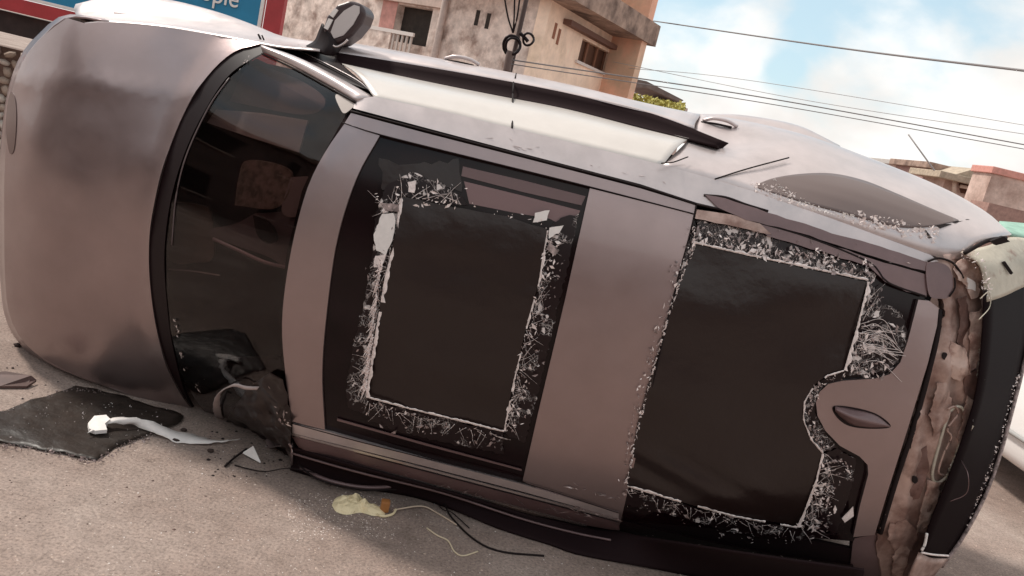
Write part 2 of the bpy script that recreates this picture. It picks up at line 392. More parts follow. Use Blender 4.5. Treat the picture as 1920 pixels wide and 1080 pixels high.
# cant rail and mouldings, upper side
patch('roof_moulding', [(658, 212), (800, 250), (1000, 301), (1200, 353), (1305, 385), (1301, 401), (1106, 351), (900, 300), (712, 253), (646, 231)], PAINT, car, off=-.002, th=.02)
patch('cant_rail', [(668, 186), (700, 181), (850, 213), (960, 240), (1100, 274), (1250, 311), (1345, 338), (1410, 358), (1560, 410), (1745, 478), (1760, 490), (1700, 497), (1560, 452), (1400, 402), (1306, 380), (1200, 345), (1000, 293), (800, 240), (662, 203)], PAINT2, car, off=-.004, th=.03)
for nm, pl, o_, m_ in [('side_trim', [(1322, 366), (1360, 372), (1440, 398), (1560, 437), (1650, 462), (1742, 492), (1745, 512), (1640, 482), (1500, 436), (1400, 412), (1345, 388)], -.012, TRIM),
                       ('side_trim', [(1400, 412), (1500, 440), (1640, 487), (1742, 517), (1738, 556), (1700, 547), (1660, 528), (1630, 500), (1560, 478), (1440, 442)], -.008, TRIM),
                       ('side_trim', [(1306, 392), (1370, 402), (1425, 418), (1446, 440), (1400, 430), (1303, 409)], -.010, METAL)]:
    patch(nm, pl, m_, car, off=o_, th=.02, jag=1.2, step=18)
# lower side mouldings
patch('lower_roof_moulding', [(548, 794), (610, 808), (800, 862), (980, 908), (1160, 962), (1160, 972), (980, 922), (800, 875), (548, 812)], PAINT2, car, off=-.004, th=.02)
patch('lower_cant_rail', [(546, 817), (700, 856), (900, 910), (1160, 978), (1162, 996), (1100, 985), (1000, 966), (850, 925), (700, 880), (600, 856), (560, 840)], TRIM, car, off=0, th=.03)
patch('lower_cant_rail', [(1162, 975), (1300, 1010), (1450, 1040), (1600, 1060), (1600, 1085), (1400, 1060), (1162, 998)], BLACK, car, off=.01, th=.03)
patch('lower_sill', [(1164, 935), (1300, 965), (1600, 1030), (1600, 1098), (1400, 1068), (1164, 1005)], BELT, car, off=.028, th=.03)
patch('lower_trim_line', [(546, 812), (800, 878), (1160, 973), (1160, 977), (800, 882), (546, 816)], CHROME, car, off=-.006, th=.01, step=20)
patch('lower_trim_line', [(620, 858), (850, 918), (1100, 984), (1100, 988), (850, 923), (620, 862)], CHROME, car, off=.0, th=.01, step=20)
patch('inner_seal', [(632, 785), (800, 832), (978, 880), (978, 883), (800, 836), (632, 789)], TRIM, car, off=.006, th=.006, step=20)

# seams
def seam(pts, r=.004, m=SEAM, name='seam', off=-.006):
    return tube(name, [onS(a, b, off) for a, b in pts], r, m, car, n=5)
seam([(640, 229), (712, 252), (900, 299), (1106, 350), (1302, 401)], .0022)
seam([(657, 208), (800, 245), (1000, 297), (1200, 349), (1306, 383)], .0045)
seam([(1306, 383), (1303, 402), (1262, 560), (1215, 760), (1163, 985)], .003)
seam([(1306, 383), (1400, 405), (1560, 455), (1742, 512)], .005)
seam([(1320, 366), (1360, 370), (1400, 384), (1440, 396)], .006)
seam([(1400, 412), (1500, 440), (1600, 478), (1640, 500), (1665, 530), (1735, 556)], .005)
seam([(1762, 580), (1755, 640), (1716, 790), (1680, 900), (1650, 1000)], .012, name='gap_seal', off=.004)
seam([(548, 794), (700, 835), (980, 905), (1160, 962)], .0022)
seam([(546, 817), (800, 884), (1160, 979)], .0025)

# antenna fin
fin = mesh('antenna_fin', *(lambda A: ([*A], [[0, 1, 4], [1, 2, 4], [2, 3, 4], [0, 4, 3], [0, 3, 2, 1]]))([onS(1567, 765, -.005), onS(1600, 797, -.005), onS(1668, 799, -.005), onS(1640, 778, -.005), onS(1600, 782, -.045)]), PAINT, car)
finr = loft('antenna_fin', [[onS(1566, 762, -.006), onS(1600, 768, -.006), onS(1640, 778, -.006), onS(1668, 799, -.006)],
                            [onS(1566, 768, -.018), onS(1592, 780, -.050), onS(1625, 790, -.032), onS(1668, 799, -.008)],
                            [onS(1570, 776, -.006), onS(1596, 795, -.006), onS(1630, 801, -.006), onS(1668, 800, -.006)]], 16, 12, TRIM, car, th=.002)
bpy.data.objects.remove(fin)
finr.name = 'antenna_fin'
patch('fin_recess', [(1563, 762), (1600, 764), (1645, 777), (1670, 800), (1630, 804), (1590, 798), (1567, 780)], BLACK, car, off=-.0055, th=.003, smooth=True)

# black film taped over the holes
def wr(x, z): return .022 * noise.noise(Vector((x * 3, z * 4, 1))) + .003 * noise.noise(Vector((x * 11, z * 9, 5)))
def wr2(x, z):
    a = .022 * noise.noise(Vector((x * 2.4, z * 3, 9)))
    a += .016 * math.sin((x * .35 + z) * 42) * math.exp(-((z - .53) / .09) ** 2) * sstep(1.5, .75, x)
    return a
patch('black_film_sheet', [(756, 368), (850, 388), (950, 406), (1026, 430), (1010, 530), (985, 620), (962, 720), (945, 808), (860, 788), (760, 765), (690, 744), (700, 650), (722, 520), (742, 440)], FILM, car, off=-.004, th=.004, fn=wr, h=.03, jag=.8)
patch('black_film_sheet', [(1306, 458), (1400, 480), (1520, 505), (1624, 528), (1608, 610), (1592, 670), (1583, 692), (1552, 702), (1525, 722), (1508, 752), (1506, 785), (1520, 822), (1542, 850), (1530, 900), (1508, 960), (1494, 988), (1380, 968), (1270, 938), (1176, 910), (1195, 800), (1225, 690), (1262, 560)], FILM, car, off=-.004, th=.004, fn=wr2, h=.03, jag=.8)
# what shows beyond the film in the front opening: purple patches painted as reflections on the glass
patch('roof_glass_reflection', [(868, 312), (980, 338), (1098, 368), (1090, 385), (980, 360), (865, 330)], mat('purple_reflection', (.15, .095, .095), .6), car, off=.011, th=.004, step=20)
patch('roof_glass_reflection', [(870, 340), (980, 367), (1088, 395), (1070, 430), (1030, 410), (960, 398), (880, 382)], mat('purple_reflection', (.20, .125, .125), .6), car, off=.011, th=.004, step=20)
patch('torn_film_flap', [(712, 300), (760, 310), (862, 300), (866, 360), (840, 352), (790, 372), (745, 350), (716, 360)], FILM, car, off=.006, th=.003, jag=4, step=12)

# crushed glass along the edges
def shards(name, path, side, wid, n, m, smin, smax, seed, off=-.010, ang=None, lift=.006, dense=1.6, el=2.2):
    """small splinters spread from a line towards one side; wid and sizes in picture pixels at the car's distance"""
    rnd = random.Random(seed); P = dens([(a, b, 0) for a, b in path], 2, False); V = []; F = []
    for _ in range(int(n * (.20 if m is SHARD2 else .34))):
        i = rnd.randrange(len(P) - 1); t = (P[i + 1] - P[i]).normalized(); nr = Vector((t.y, -t.x, 0)) * side
        # clustered: density rises and falls along the line
        if noise.noise(Vector((P[i].x * .035, P[i].y * .035, seed))) < rnd.uniform(-.55, .25): continue
        wl = wid * (0.75 + .5 * noise.noise(Vector((P[i].x * .02, P[i].y * .02, seed + 5))))
        p = P[i] + nr * (wl * rnd.random() ** dense) + t * rnd.uniform(-2, 2)
        s = .8 * (smin + (smax - smin) * rnd.random() ** 3); el_ = min(el, 2.4)
        a = rnd.gauss(ang, .35) if ang is not None else rnd.random() * 6.283
        d = Vector((math.cos(a), math.sin(a), 0)); e = Vector((-d.y, d.x, 0)); le = s * rnd.uniform(1, el if 'scrape' in name else el_); wd = s * (rnd.uniform(.14, .42) if 'scrape' in name else rnd.uniform(.3, .9))
        q = [p - d * le * .5 + e * wd * rnd.uniform(-.5, .5), p + e * wd * rnd.uniform(.3, .8), p + d * le * .5 + e * wd * rnd.uniform(-.6, .6), p - e * wd * rnd.uniform(.2, .8)]
        k = len(V); o1 = off - rnd.random() * lift
        for v in q: V.append(onS(v.x, v.y, o1 + rnd.uniform(-.003, .003)))
        V.append(onS(p.x, p.y, o1 + .004))
        F += [[k, k + 1, k + 2], [k, k + 2, k + 3], [k, k + 4, k + 1], [k + 1, k + 4, k + 2], [k + 2, k + 4, k + 3], [k + 3, k + 4, k]]
    return kind(mesh(name, V, F, m, car), 'stuff')
def ragged(name, path, wmin, wmax, m, seed, off=-.012, gap=0.0):
    """uneven bright torn rim along a line"""
    rnd = random.Random(seed); P = dens([(a, b, 0) for a, b in path], 3.5, False); V = []; F = []; prev = None
    for i, p in enumerate(P):
        t = (P[min(i + 1, len(P) - 1)] - P[max(0, i - 1)]).normalized(); nr = Vector((t.y, -t.x, 0))
        wv = wmin + (wmax - wmin) * abs(noise.noise(Vector((p.x * .045, p.y * .045, seed)))) * 1.3 + rnd.uniform(-.3, .9)
        if noise.noise(Vector((p.x * .03, p.y * .03, seed + 9))) < gap - .5: prev = None; continue
        a = p + nr * (wv + rnd.uniform(-.6, .6)); c_ = p - nr * rnd.uniform(.2, 1.0)
        k = len(V); V += [onS(a.x, a.y, off), onS(c_.x, c_.y, off), onS(p.x + nr.x * wv * .5, p.y + nr.y * wv * .5, off - .003)]
        if prev is not None: F += [[prev, k, k + 2, prev + 2], [prev + 2, k + 2, k + 1, prev + 1], [prev + 1, k + 1, k, prev]]
        prev = k
    return kind(mesh(name, V, F, m, car), 'stuff')
def hatch(name, path, side, wid, gap_, m, seed, ang, off=-.012, sg=.15, ww=(1.0, 2.6)):
    rnd = random.Random(seed); P = dens([(a, b, 0) for a, b in path], 1.5, False); V = []; F = []; i = 0
    while i < len(P) - 2:
        t = (P[i + 1] - P[i]).normalized(); nr = Vector((t.y, -t.x, 0)) * side
        a = ang + rnd.gauss(0, sg); d = Vector((math.cos(a), math.sin(a), 0))
        if d.dot(nr) < 0: d = -d
        st = rnd.uniform(0, .3) * wid; ln = wid * rnd.uniform(.3, .8); cur_ = P[i] + nr * st * .5; wv = rnd.uniform(*ww)
        for q in range(3):
            nx = cur_ + d * ln / 3 + Vector((rnd.uniform(-2, 2), rnd.uniform(-2, 2), 0)); e = Vector((-d.y, d.x, 0)) * wv * (1 - q * .28); k = len(V)
            for v, o_ in ((cur_ + e, 0), (nx + e * .7, 0), (nx - e * .7, 0), (cur_ - e, 0), ((cur_ + nx) * .5, -.006)): V.append(onS(v.x, v.y, off + o_))
            F += [[k, k + 1, k + 4], [k + 1, k + 2, k + 4], [k + 2, k + 3, k + 4], [k + 3, k, k + 4]]
            cur_ = nx
        i += max(1, int(rnd.uniform(.5, 1.5) * gap_ / 1.5))
    return kind(mesh(name, V, F, m, car), 'stuff')
A1 = math.radians(-62)
def crazed(name, bright, scale, dens_, sx=1.0):
    m = bpy.data.materials.new(name); m.use_nodes = True; nt = m.node_tree; b = nt.nodes['Principled BSDF']; b.inputs['Roughness'].default_value = .3; b.inputs['Specular IOR Level'].default_value = .3
    tc = N(nt, 'ShaderNodeTexCoord'); wn = N(nt, 'ShaderNodeTexNoise', i_Scale=18.0, i_Detail=4.0); nt.links.new(tc.outputs['Object'], wn.inputs['Vector'])
    sc_ = N(nt, 'ShaderNodeVectorMath', operation='SCALE'); nt.links.new(wn.outputs['Color'], sc_.inputs[0]); sc_.inputs['Scale'].default_value = .05
    av = N(nt, 'ShaderNodeVectorMath', operation='ADD'); nt.links.new(tc.outputs['Object'], av.inputs[0]); nt.links.new(sc_.outputs[0], av.inputs[1])
    mp = N(nt, 'ShaderNodeMapping'); mp.inputs['Rotation'].default_value = (0, .7, 0); mp.inputs['Scale'].default_value = (1, 1, sx); nt.links.new(av.outputs[0], mp.inputs[0])
    def vor(sc2, w_):
        v = N(nt, 'ShaderNodeTexVoronoi', feature='DISTANCE_TO_EDGE', i_Scale=sc2); nt.links.new(mp.outputs[0], v.inputs['Vector'])
        l = N(nt, 'ShaderNodeMapRange'); nt.links.new(v.outputs['Distance'], l.inputs[0]); l.inputs[1].default_value = 0; l.inputs[2].default_value = w_; l.inputs[3].default_value = 1; l.inputs[4].default_value = 0; return l.outputs[0]
    l1 = vor(scale * .62, .035); l2 = vor(scale * 1.7, .06)
    vc = N(nt, 'ShaderNodeTexVoronoi', i_Scale=scale * 1.25); nt.links.new(mp.outputs[0], vc.inputs['Vector'])
    cs = N(nt, 'ShaderNodeSeparateColor'); nt.links.new(vc.outputs['Color'], cs.inputs[0])
    cb = N(nt, 'ShaderNodeMapRange'); nt.links.new(cs.outputs[0], cb.inputs[0]); cb.inputs[1].default_value = .86; cb.inputs[2].default_value = .88
    big = N(nt, 'ShaderNodeTexNoise', i_Scale=13.0, i_Detail=3.0); nt.links.new(tc.outputs['Object'], big.inputs['Vector'])
    bm_ = N(nt, 'ShaderNodeMapRange'); nt.links.new(big.outputs[0], bm_.inputs[0]); bm_.inputs[1].default_value = .60 - dens_ * .30; bm_.inputs[2].default_value = .64 - dens_ * .22
    def mth(op, a, b_):
        n = N(nt, 'ShaderNodeMath', operation=op)
        for i_, q in enumerate((a, b_)):
            if isinstance(q, float): n.inputs[i_].default_value = q
            else: nt.links.new(q, n.inputs[i_])
        return n.outputs[0]
    tot = mth('MAXIMUM', mth('MAXIMUM', mth('MULTIPLY', l1, 1.0), mth('MULTIPLY', l2, .5)), mth('MULTIPLY', cb.outputs[0], .8)); tot = mth('MULTIPLY', tot, bm_.outputs[0])
    mx = N(nt, 'ShaderNodeMix', data_type='RGBA'); nt.links.new(tot, mx.inputs[0]); mx.inputs[6].default_value = (.012, .005, .006, 1); mx.inputs[7].default_value = (*bright, 1)
    nt.links.new(mx.outputs[2], b.inputs['Base Color'])
    bu = N(nt, 'ShaderNodeBump', i_Strength=.8, i_Distance=.006); nt.links.new(tot, bu.inputs['Height']); nt.links.new(bu.outputs[0], b.inputs['Normal']); return m
CZ1 = crazed('crazed_glass_bright', (.92, .82, .79), 36, .42); CZ2 = crazed('crazed_glass_dull', (.90, .80, .77), 40, .18); CZ3 = crazed('crazed_glass_dense', (.78, .68, .65), 50, .8, .6)
for pl, m_ in [([(752, 368), (742, 440), (722, 520), (705, 620), (692, 700), (688, 746), (694, 782), (652, 764), (650, 720), (664, 640), (686, 550), (700, 470), (704, 410), (722, 372)], CZ1),
               ([(688, 748), (760, 768), (860, 791), (945, 811), (943, 850), (860, 836), (760, 812), (694, 790)], CZ2),
               ([(1028, 428), (1052, 408), (1084, 402), (1070, 480), (1045, 580), (1018, 700), (984, 832), (947, 812), (964, 720), (987, 620), (1012, 530)], CZ2),
               ([(704, 402), (726, 345), (770, 322), (830, 345), (868, 372), (878, 384), (840, 384), (752, 366)], CZ2),
               ([(1305, 420), (1306, 456), (1264, 560), (1226, 690), (1196, 800), (1177, 908), (1167, 930), (1186, 800), (1213, 690), (1250, 560), (1284, 470)], CZ3),
               ([(1306, 414), (1400, 430), (1470, 452), (1560, 486), (1645, 512), (1640, 528), (1624, 526), (1520, 503), (1400, 478), (1306, 456)], CZ3),
               ([(1627, 528), (1645, 545), (1660, 570), (1690, 585), (1704, 628), (1692, 668), (1668, 696), (1590, 706), (1584, 694), (1595, 670), (1610, 610)], CZ1),
               ([(1583, 696), (1552, 705), (1527, 726), (1510, 754), (1508, 787), (1522, 822), (1543, 848), (1570, 840), (1548, 812), (1530, 780), (1528, 752), (1540, 728), (1580, 711)], CZ1),
               ([(1543, 852), (1572, 842), (1604, 862), (1600, 900), (1585, 950), (1570, 1000), (1497, 990), (1510, 960), (1532, 900)], CZ2),
               ([(1176, 914), (1270, 942), (1380, 972), (1494, 992), (1570, 1002), (1500, 1015), (1380, 1000), (1240, 962), (1170, 945)], CZ2)]:
    patch('crazed_glass', pl, m_, car, off=.004, th=.005, step=6, jag=2.2, h=.05)
FL = [(750, 372), (742, 440), (722, 520), (705, 620), (692, 700), (687, 745)]
hatch('glass_strands', [(718, 490), (707, 560), (702, 620), (692, 690), (687, 735)], -1, 30, 3.2, SHARD, 11, A1)
hatch('glass_strands', [(716, 490), (705, 600), (690, 720)], -1, 24, 11, SHARD2, 12, -A1)
shards('glass_splinters', FL, -1, 52, 260, SHARD2, 3, 9, 12)
ragged('torn_glass_rim', FL, 3, 9, SHARD, 13)
ragged('torn_glass_rim', [(687, 745), (760, 765), (860, 789), (945, 810)], 2, 5, SHARD, 14)
shards('glass_splinters', [(690, 752), (760, 772), (860, 796), (940, 815)], -1, 42, 500, SHARD2, 3, 10, 15, dense=1.3)
shards('glass_splinters', [(690, 752), (760, 772), (860, 796), (940, 815)], -1, 40, 120, SHARD, 2, 7, 16)
FR = [(1026, 432), (1010, 530), (985, 620), (962, 720), (945, 808)]
ragged('torn_glass_rim', FR, 1, 7, SHARD, 17, gap=.3)
shards('glass_splinters', FR, 1, 44, 480, SHARD, 3, 11, 18, dense=1.5)
shards('glass_splinters', FR, 1, 54, 600, SHARD2, 3, 8, 19, dense=1)
shards('glass_splinters', [(740, 395), (800, 385), (870, 392), (960, 408), (1030, 432)], 1, 22, 170, SHARD, 3, 10, 20)
shards('glass_splinters', [(720, 400), (760, 368), (870, 388)], 1, 62, 170, SHARD, 3, 11, 21, el=4)
for i_, (pt_, sd_, wd_) in enumerate([(FR, 1, 58), ([(690, 752), (760, 772), (860, 796), (940, 815)], -1, 44), ([(720, 400), (760, 372), (868, 388)], 1, 66), ([(1176, 914), (1270, 942), (1380, 972), (1494, 992)], -1, 40), ([(1542, 850), (1530, 900), (1508, 960), (1494, 988)], 1, 68), ([(1620, 560), (1606, 640), (1590, 700)], 1, 80), (FL, -1, 44)]):
    hatch('glass_crack', pt_, sd_, wd_, 9, SHARD, 200 + i_, random.uniform(0, 6), off=-.004, sg=1.2, ww=(.35, .8))
# larger broken pieces that still hang in the frame
for pl, m_ in [([(715, 402), (738, 398), (742, 415), (735, 452), (722, 478), (706, 470), (700, 440)], WHITE),
               ([(1002, 400), (1030, 394), (1024, 414), (1000, 416)], WHITE), ([(1032, 428), (1056, 424), (1050, 436), (1028, 446)], WHITE),
               ([(712, 380), (745, 384), (748, 398), (722, 396)], SHARD2), ([(1030, 452), (1046, 470), (1040, 480), (1026, 468)], SHARD2),
               ([(764, 342), (780, 338), (776, 362), (766, 360)], SHARD), ([(704, 480), (724, 476), (716, 500), (700, 500)], SHARD)]:
    patch('hanging_glass_piece', pl, m_, car, off=-.014, th=.005, jag=1.5, step=8)
RL = [(1303, 425), (1303, 460), (1262, 570), (1225, 700), (1195, 810), (1176, 912)]
hatch('glass_strands', RL, -1, 15, 9, SHARD, 31, math.radians(-65))
shards('glass_splinters', RL, -1, 24, 260, SHARD, 3, 9, 311, ang=math.radians(-70), dense=.8)
shards('glass_splinters', RL, -1, 30, 500, SHARD2, 3, 8, 32, dense=.8)
RT_ = [(1300, 455), (1400, 478), (1520, 503), (1628, 526)]
shards('glass_splinters', RT_, 1, 42, 1000, SHARD2, 4, 12, 33, dense=.9)
shards('glass_splinters', RT_, 1, 40, 700, SHARD, 3, 11, 34, dense=1.2)
ragged('torn_glass_rim', RT_, 2, 7, SHARD, 35)
RR = [(1628, 528), (1608, 610), (1583, 694)]
ragged('torn_glass_rim', RR, 2, 12, SHARD, 36)
shards('glass_splinters', [(1616, 600), (1608, 640), (1590, 700)], 1, 95, 420, SHARD2, 3, 12, 37, dense=.9, el=5)
shards('glass_splinters', [(1634, 528), (1620, 600)], 1, 40, 120, SHARD2, 3, 12, 371, dense=.9, el=4)
shards('glass_splinters', [(1620, 590), (1606, 640), (1590, 700)], 1, 80, 200, SHARD, 3, 10, 38, dense=.9, el=5)
for k_ in range(20):   # long curved cracks
    a = random.uniform(600, 680); x0 = random.uniform(1600, 1622)
    tube('glass_crack', [onS(x0, a, -.012), onS(x0 + random.uniform(25, 45), a + random.uniform(-12, 10), -.012), onS(x0 + random.uniform(60, 80), a + random.uniform(-5, 50), -.012)], .0011, SHARD, car, n=4)
RB = [(1583, 694), (1552, 703), (1525, 724), (1508, 754), (1506, 787), (1520, 824), (1542, 850)]
ragged('torn_glass_rim', RB, 1.5, 4, SHARD, 39)
shards('glass_splinters', RB, 1, 24, 650, SHARD2, 3, 8, 40, dense=.8)
shards('glass_splinters', RB, 1, 22, 250, SHARD, 2, 7, 41, dense=.8)
RC = [(1542, 850), (1530, 900), (1508, 960), (1494, 988)]
ragged('torn_glass_rim', RC, 2, 6, SHARD, 42)
shards('glass_splinters', RC, 1, 60, 420, SHARD, 3, 11, 43, dense=1.2)
shards('glass_splinters', RC, 1, 64, 500, SHARD2, 3, 9, 44, dense=1)
RD = [(1176, 912), (1270, 940), (1380, 970), (1494, 990)]
ragged('torn_glass_rim', RD, 2, 5, SHARD, 45)
shards('glass_splinters', RD, -1, 50, 260, SHARD2, 3, 11, 46, dense=1.2, ang=math.radians(15), el=4)
shards('glass_splinters', RD, -1, 60, 110, SHARD, 2, 8, 47, dense=1.2)
shards('glass_splinters', [(1162, 990), (1300, 1020), (1600, 1060)], -1, 45, 200, SHARD2, 3, 9, 48, off=.0, ang=math.radians(15), el=5)
patch('hanging_glass_piece', [(1592, 958), (1600, 950), (1600, 968), (1584, 980), (1578, 972)], SHARD, car, off=-.012, th=.004, jag=1)
# scuffs
shards('scrape_mark', [(1062, 912), (1100, 925), (1160, 940)], 1, 16, 60, PAINT2, 4, 12, 51, off=-.0035, ang=math.radians(18), el=4, lift=.0004)
shards('scrape_mark', [(1050, 958), (1100, 968), (1160, 985)], 1, 20, 160, SHARD2, 4, 14, 52, off=-.006, ang=math.radians(16), el=4, lift=.0004)
shards('scrape_mark', [(700, 880), (850, 918), (1100, 978)], 1, 16, 200, SHARD2, 3, 10, 53, off=-.002, ang=math.radians(15), el=5, lift=.0004)
shards('scrape_mark', [(900, 262), (1000, 285), (1250, 345)], 1, 22, 60, mat('pale_scuff', (.50, .42, .41), .5), 3, 7, 54, off=-.0042, ang=math.radians(15), el=9, lift=.0002)
shards('scrape_mark', [(1360, 420), (1560, 470), (1730, 505)], 1, 26, 90, SHARD2, 2, 7, 55, off=-.012)

# ---- windscreen, cowl, bonnet
WS = [(492, 100), (560, 130), (640, 176), (662, 192), (640, 230), (606, 290), (572, 362), (543, 480), (528, 600), (533, 700), (546, 800), (520, 832), (470, 832), (420, 806), (372, 760), (338, 700), (320, 620), (312, 540), (312, 460), (322, 380), (345, 300), (380, 220), (432, 145), (475, 108)]
patch('windscreen', WS, GLASS, car, off=.004, th=.004, h=.06)
patch('windscreen_header', [(655, 195), (648, 228), (608, 288), (574, 362), (546, 480), (531, 600), (536, 700), (550, 792), (556, 815), (540, 812), (528, 700), (523, 600), (537, 478), (566, 358), (600, 284), (640, 215)], BLACK, car, off=.012, th=.02)
hood_edge = cr2([(487, 84), (442, 96), (394, 138), (348, 208), (312, 300), (288, 400), (280, 480), (288, 580), (312, 680), (350, 752), (392, 800)], 50)
cowl_in = [(470, 845), (400, 806), (352, 748), (326, 660), (314, 580), (308, 480), (318, 385), (342, 298), (378, 218), (430, 140), (495, 98)]
cowl_in = cr2(cowl_in, 50)
patch('cowl', hood_edge + cowl_in, BLACK, car, off=.010, th=.02, h=.05)
seam([(430, 146), (392, 200), (350, 290), (330, 370), (322, 460)], .0035, mat('dull_cowl_highlight', (.10, .07, .07), .4), 'cowl_highlight', .0)  # lighter tube along the cowl painted as its highlight
for s_, e_, sd_ in [((440, 140), (472, 108), 61), ((324, 600), (345, 700), 62), ((345, 700), (420, 790), 63)]:
    shards('glass_splinters', [s_, e_], 1, 9, 60, SHARD, 2, 7, sd_, off=-.001, el=4, ang=math.atan2(e_[1] - s_[1], e_[0] - s_[0]))
L1, L2 = onS(75, 150), onS(372, 174)
def crease(x, z):
    d = (z - (L1.z + (x - L1.x) * (L2.z - L1.z) / (L2.x - L1.x)))
    dent = .012 * noise.noise(Vector((x * 2.3, z * 2.0, 3.3))) + .006 * noise.noise(Vector((x * 5, z * 5, 8)))
    return -.012 * math.exp(-abs(d) / .035) + dent
HF = [(126, 34), (78, 70), (47, 108), (27, 160), (14, 235), (8, 330), (7, 420), (9, 515), (18, 588), (42, 636), (88, 678), (150, 704)]
patch('bonnet', [(487, 82), (400, 66), (300, 50), (200, 42), (160, 44)] + cr2(HF, 30) + [(250, 742), (330, 775)] + [(a - 2, b) for a, b in hood_edge[:0:-1]], PAINT, car, off=-.002, th=.02, fn=crease, h=.05, step=16)
# nose turning away, from the bonnet's front edge round to the bumper
r0 = [onS(*p) for p in [(200, 42)] + HF + [(200, 722)]]
r0 = [p + Vector((0, crease(p.x, p.z) - .002, 0)) for p in r0]
def back(p, dx, dy, dz=0): return p + Vector((dx, dy, dz))
sil = [(197, 38), (124, 32), (75, 68), (43.5, 106), (23.5, 158.5), (10, 234), (4, 330), (3, 420), (5.5, 516), (14.5, 590), (39, 638), (86, 680), (149, 706), (200, 726)]
r1 = [aty(a, b, p.y + .20) for (a, b), p in zip(sil, r0)]
r2 = [back(p, -.0, .32, 0) for p in r1]
r0 = [p + Vector((.012, .012, 0)) for p in r0]; r1 = [p + Vector((.008, 0, 0)) for p in r1]
r0b = [p.lerp(q, .45) + Vector((-.006, -.004, 0)) for p, q in zip(r0, r1)]
loft('front_bumper', [r0, r0b, r1, r2], 40, 14, PAINT, car, th=.01)
patch('headlight', [(14, 190), (21, 172), (29, 190), (31, 235), (26, 280), (18, 288), (13, 262), (11, 225)], mat('headlight_lens', (.10, .055, .05), .3, 0, .4, .4), car, off=-.005, th=.003, smooth=True, fn=lambda x, z: crease(x, z))
# ---- upper side: fender, A pillar, windows, belt, doors
FU = [(160, 44), (200, 41), (300, 49), (400, 65), (487, 81), (530, 88), (600, 92)]
f0 = [onS(a, b, -.001) for a, b in FU]
f0[5] = aty(530, 88, f0[4].y - .02); f0[6] = aty(600, 94, f0[4].y - .05)
f1 = PY((140, 22, 4.45), (200, 22, 4.40), (300, 28, 4.32), (400, 46, 4.25), (487, 66, 4.18), (530, 78, 4.15), (600, 86, 4.1))
f2 = PY((150, 8, 4.62), (215, -8, 4.62), (300, -4, 4.55), (400, 20, 4.45), (480, 48, 4.40), (530, 68, 4.35), (600, 80, 4.3))
f3 = [back(p, 0, .45, -.05) for p in f2]
loft('front_fender', [f0, f1, f2, f3], 30, 16, PAINT2, car, th=.008)
tube('seam', [p + Vector((0, -.006, .004)) for p in PY((215, 26, 4.36), (300, 36, 4.27), (400, 52, 4.21), (487, 72, 4.14))], .0025, SEAM, car, n=5)
# A pillar
ap0 = [onS(492, 98, -.002), onS(560, 130, -.004), onS(640, 174, -.006), onS(668, 190, -.006)]
ap1 = [aty(490, 84, ap0[0].y + .01), aty(560, 108, ap0[1].y + .05), aty(640, 148, ap0[2].y + .07), aty(702, 182, ap0[3].y + .05)]
apm = [(a + b_) * .5 + Vector((0, -.018, .008)) for a, b_ in zip(ap0, ap1)]
loft('windscreen_pillar', [ap0, apm, ap1], 20, 8, PAINT2, car, th=.006)
tube('pillar_seal', [p + Vector((0, -.003, -.006)) for p in ap0], .005, SEAM, car, n=6)
sail = [aty(492, 86, 4.0), aty(560, 84, 4.05), aty(618, 96, 3.98), aty(636, 116, 3.85), aty(700, 172, 3.50), aty(640, 150, 3.62), aty(560, 110, 3.85)]
prism('mirror_base', sail, (0, .05, -.02), BLACK, car)
for d_ in (0, 9):
    tube('pillar_trim', PY((545 + d_, 92, 3.98), (600 + d_, 118, 3.80), (660 + d_, 150, 3.62), (696, 172, 3.5)), .0035, CHROME if d_ else SEAM, car, n=5)
# rows along the car's upper side
C_ = [(702, 182), (850, 214), (960, 241), (1100, 275), (1180, 294), (1242, 310)]
D1 = [(640, 118), (800, 152), (920, 176), (1060, 203), (1200, 238), (1345, 272)]
D2 = [(618, 96), (780, 122), (940, 150), (1080, 178), (1220, 212), (1366, 268)]
E1 = [(618, 82), (740, 100), (940, 140), (1080, 170), (1220, 205), (1372, 258)]
E2 = [(612, 74), (700, 87), (930, 130), (1075, 160), (1215, 194), (1400, 240)]
c0 = [onS(a, b, .0) for a, b in C_]
D1g = D1[:4] + [(1200, 238), (1292, 259)]
g1w = [aty(a, b, y) for (a, b), y in zip(D1g, (3.82, 3.84, 3.84, 3.84, 3.82, 3.79))]
g1 = [aty(a, b, y) for (a, b), y in zip(D1, (3.81, 3.83, 3.83, 3.83, 3.80, 3.73))]
gm = [p.lerp(q, .5) + Vector((0, -.01, .022)) for p, q in zip(c0, g1w)]
loft('side_window', [c0, gm, g1w], 40, 10, SIDEG, car, th=.005)
d2 = [aty(a, b, y) for (a, b), y in zip(D2, (3.93, 3.93, 3.93, 3.92, 3.90, 3.78))]
loft('belt_moulding', [g1, [p.lerp(q, .5) + Vector((0, .02, -.02)) for p, q in zip(g1, d2)], d2], 40, 6, BELT, car, th=.01)
e1 = [aty(a, b, y) for (a, b), y in zip(E1, (4.0, 4.02, 4.02, 4.02, 4.0, 3.86))]
e2 = [aty(a, b, y) for (a, b), y in zip(E2, (4.2, 4.22, 4.22, 4.22, 4.2, 4.08))]
e3 = [back(p, 0, .35, -.02) for p in e2]; e4 = [back(p, 0, .75, -.12) for p in e2]
dd = d2[:5] + [aty(1302, 240, 3.84)]; e1[-1] = aty(1304, 229, 3.95); e2[-1] = aty(1312, 214, 4.14); e3[-1] = back(e2[-1], 0, .35, -.02); e4[-1] = back(e2[-1], 0, .75, -.12)
loft('side_door', [dd, e1, e2, e3, e4], 44, 22, PAINT2, car, th=.008)
tube('seam', PY((963, 154, 3.925), (961, 178, 3.83)) , .004, SEAM, car, n=5)
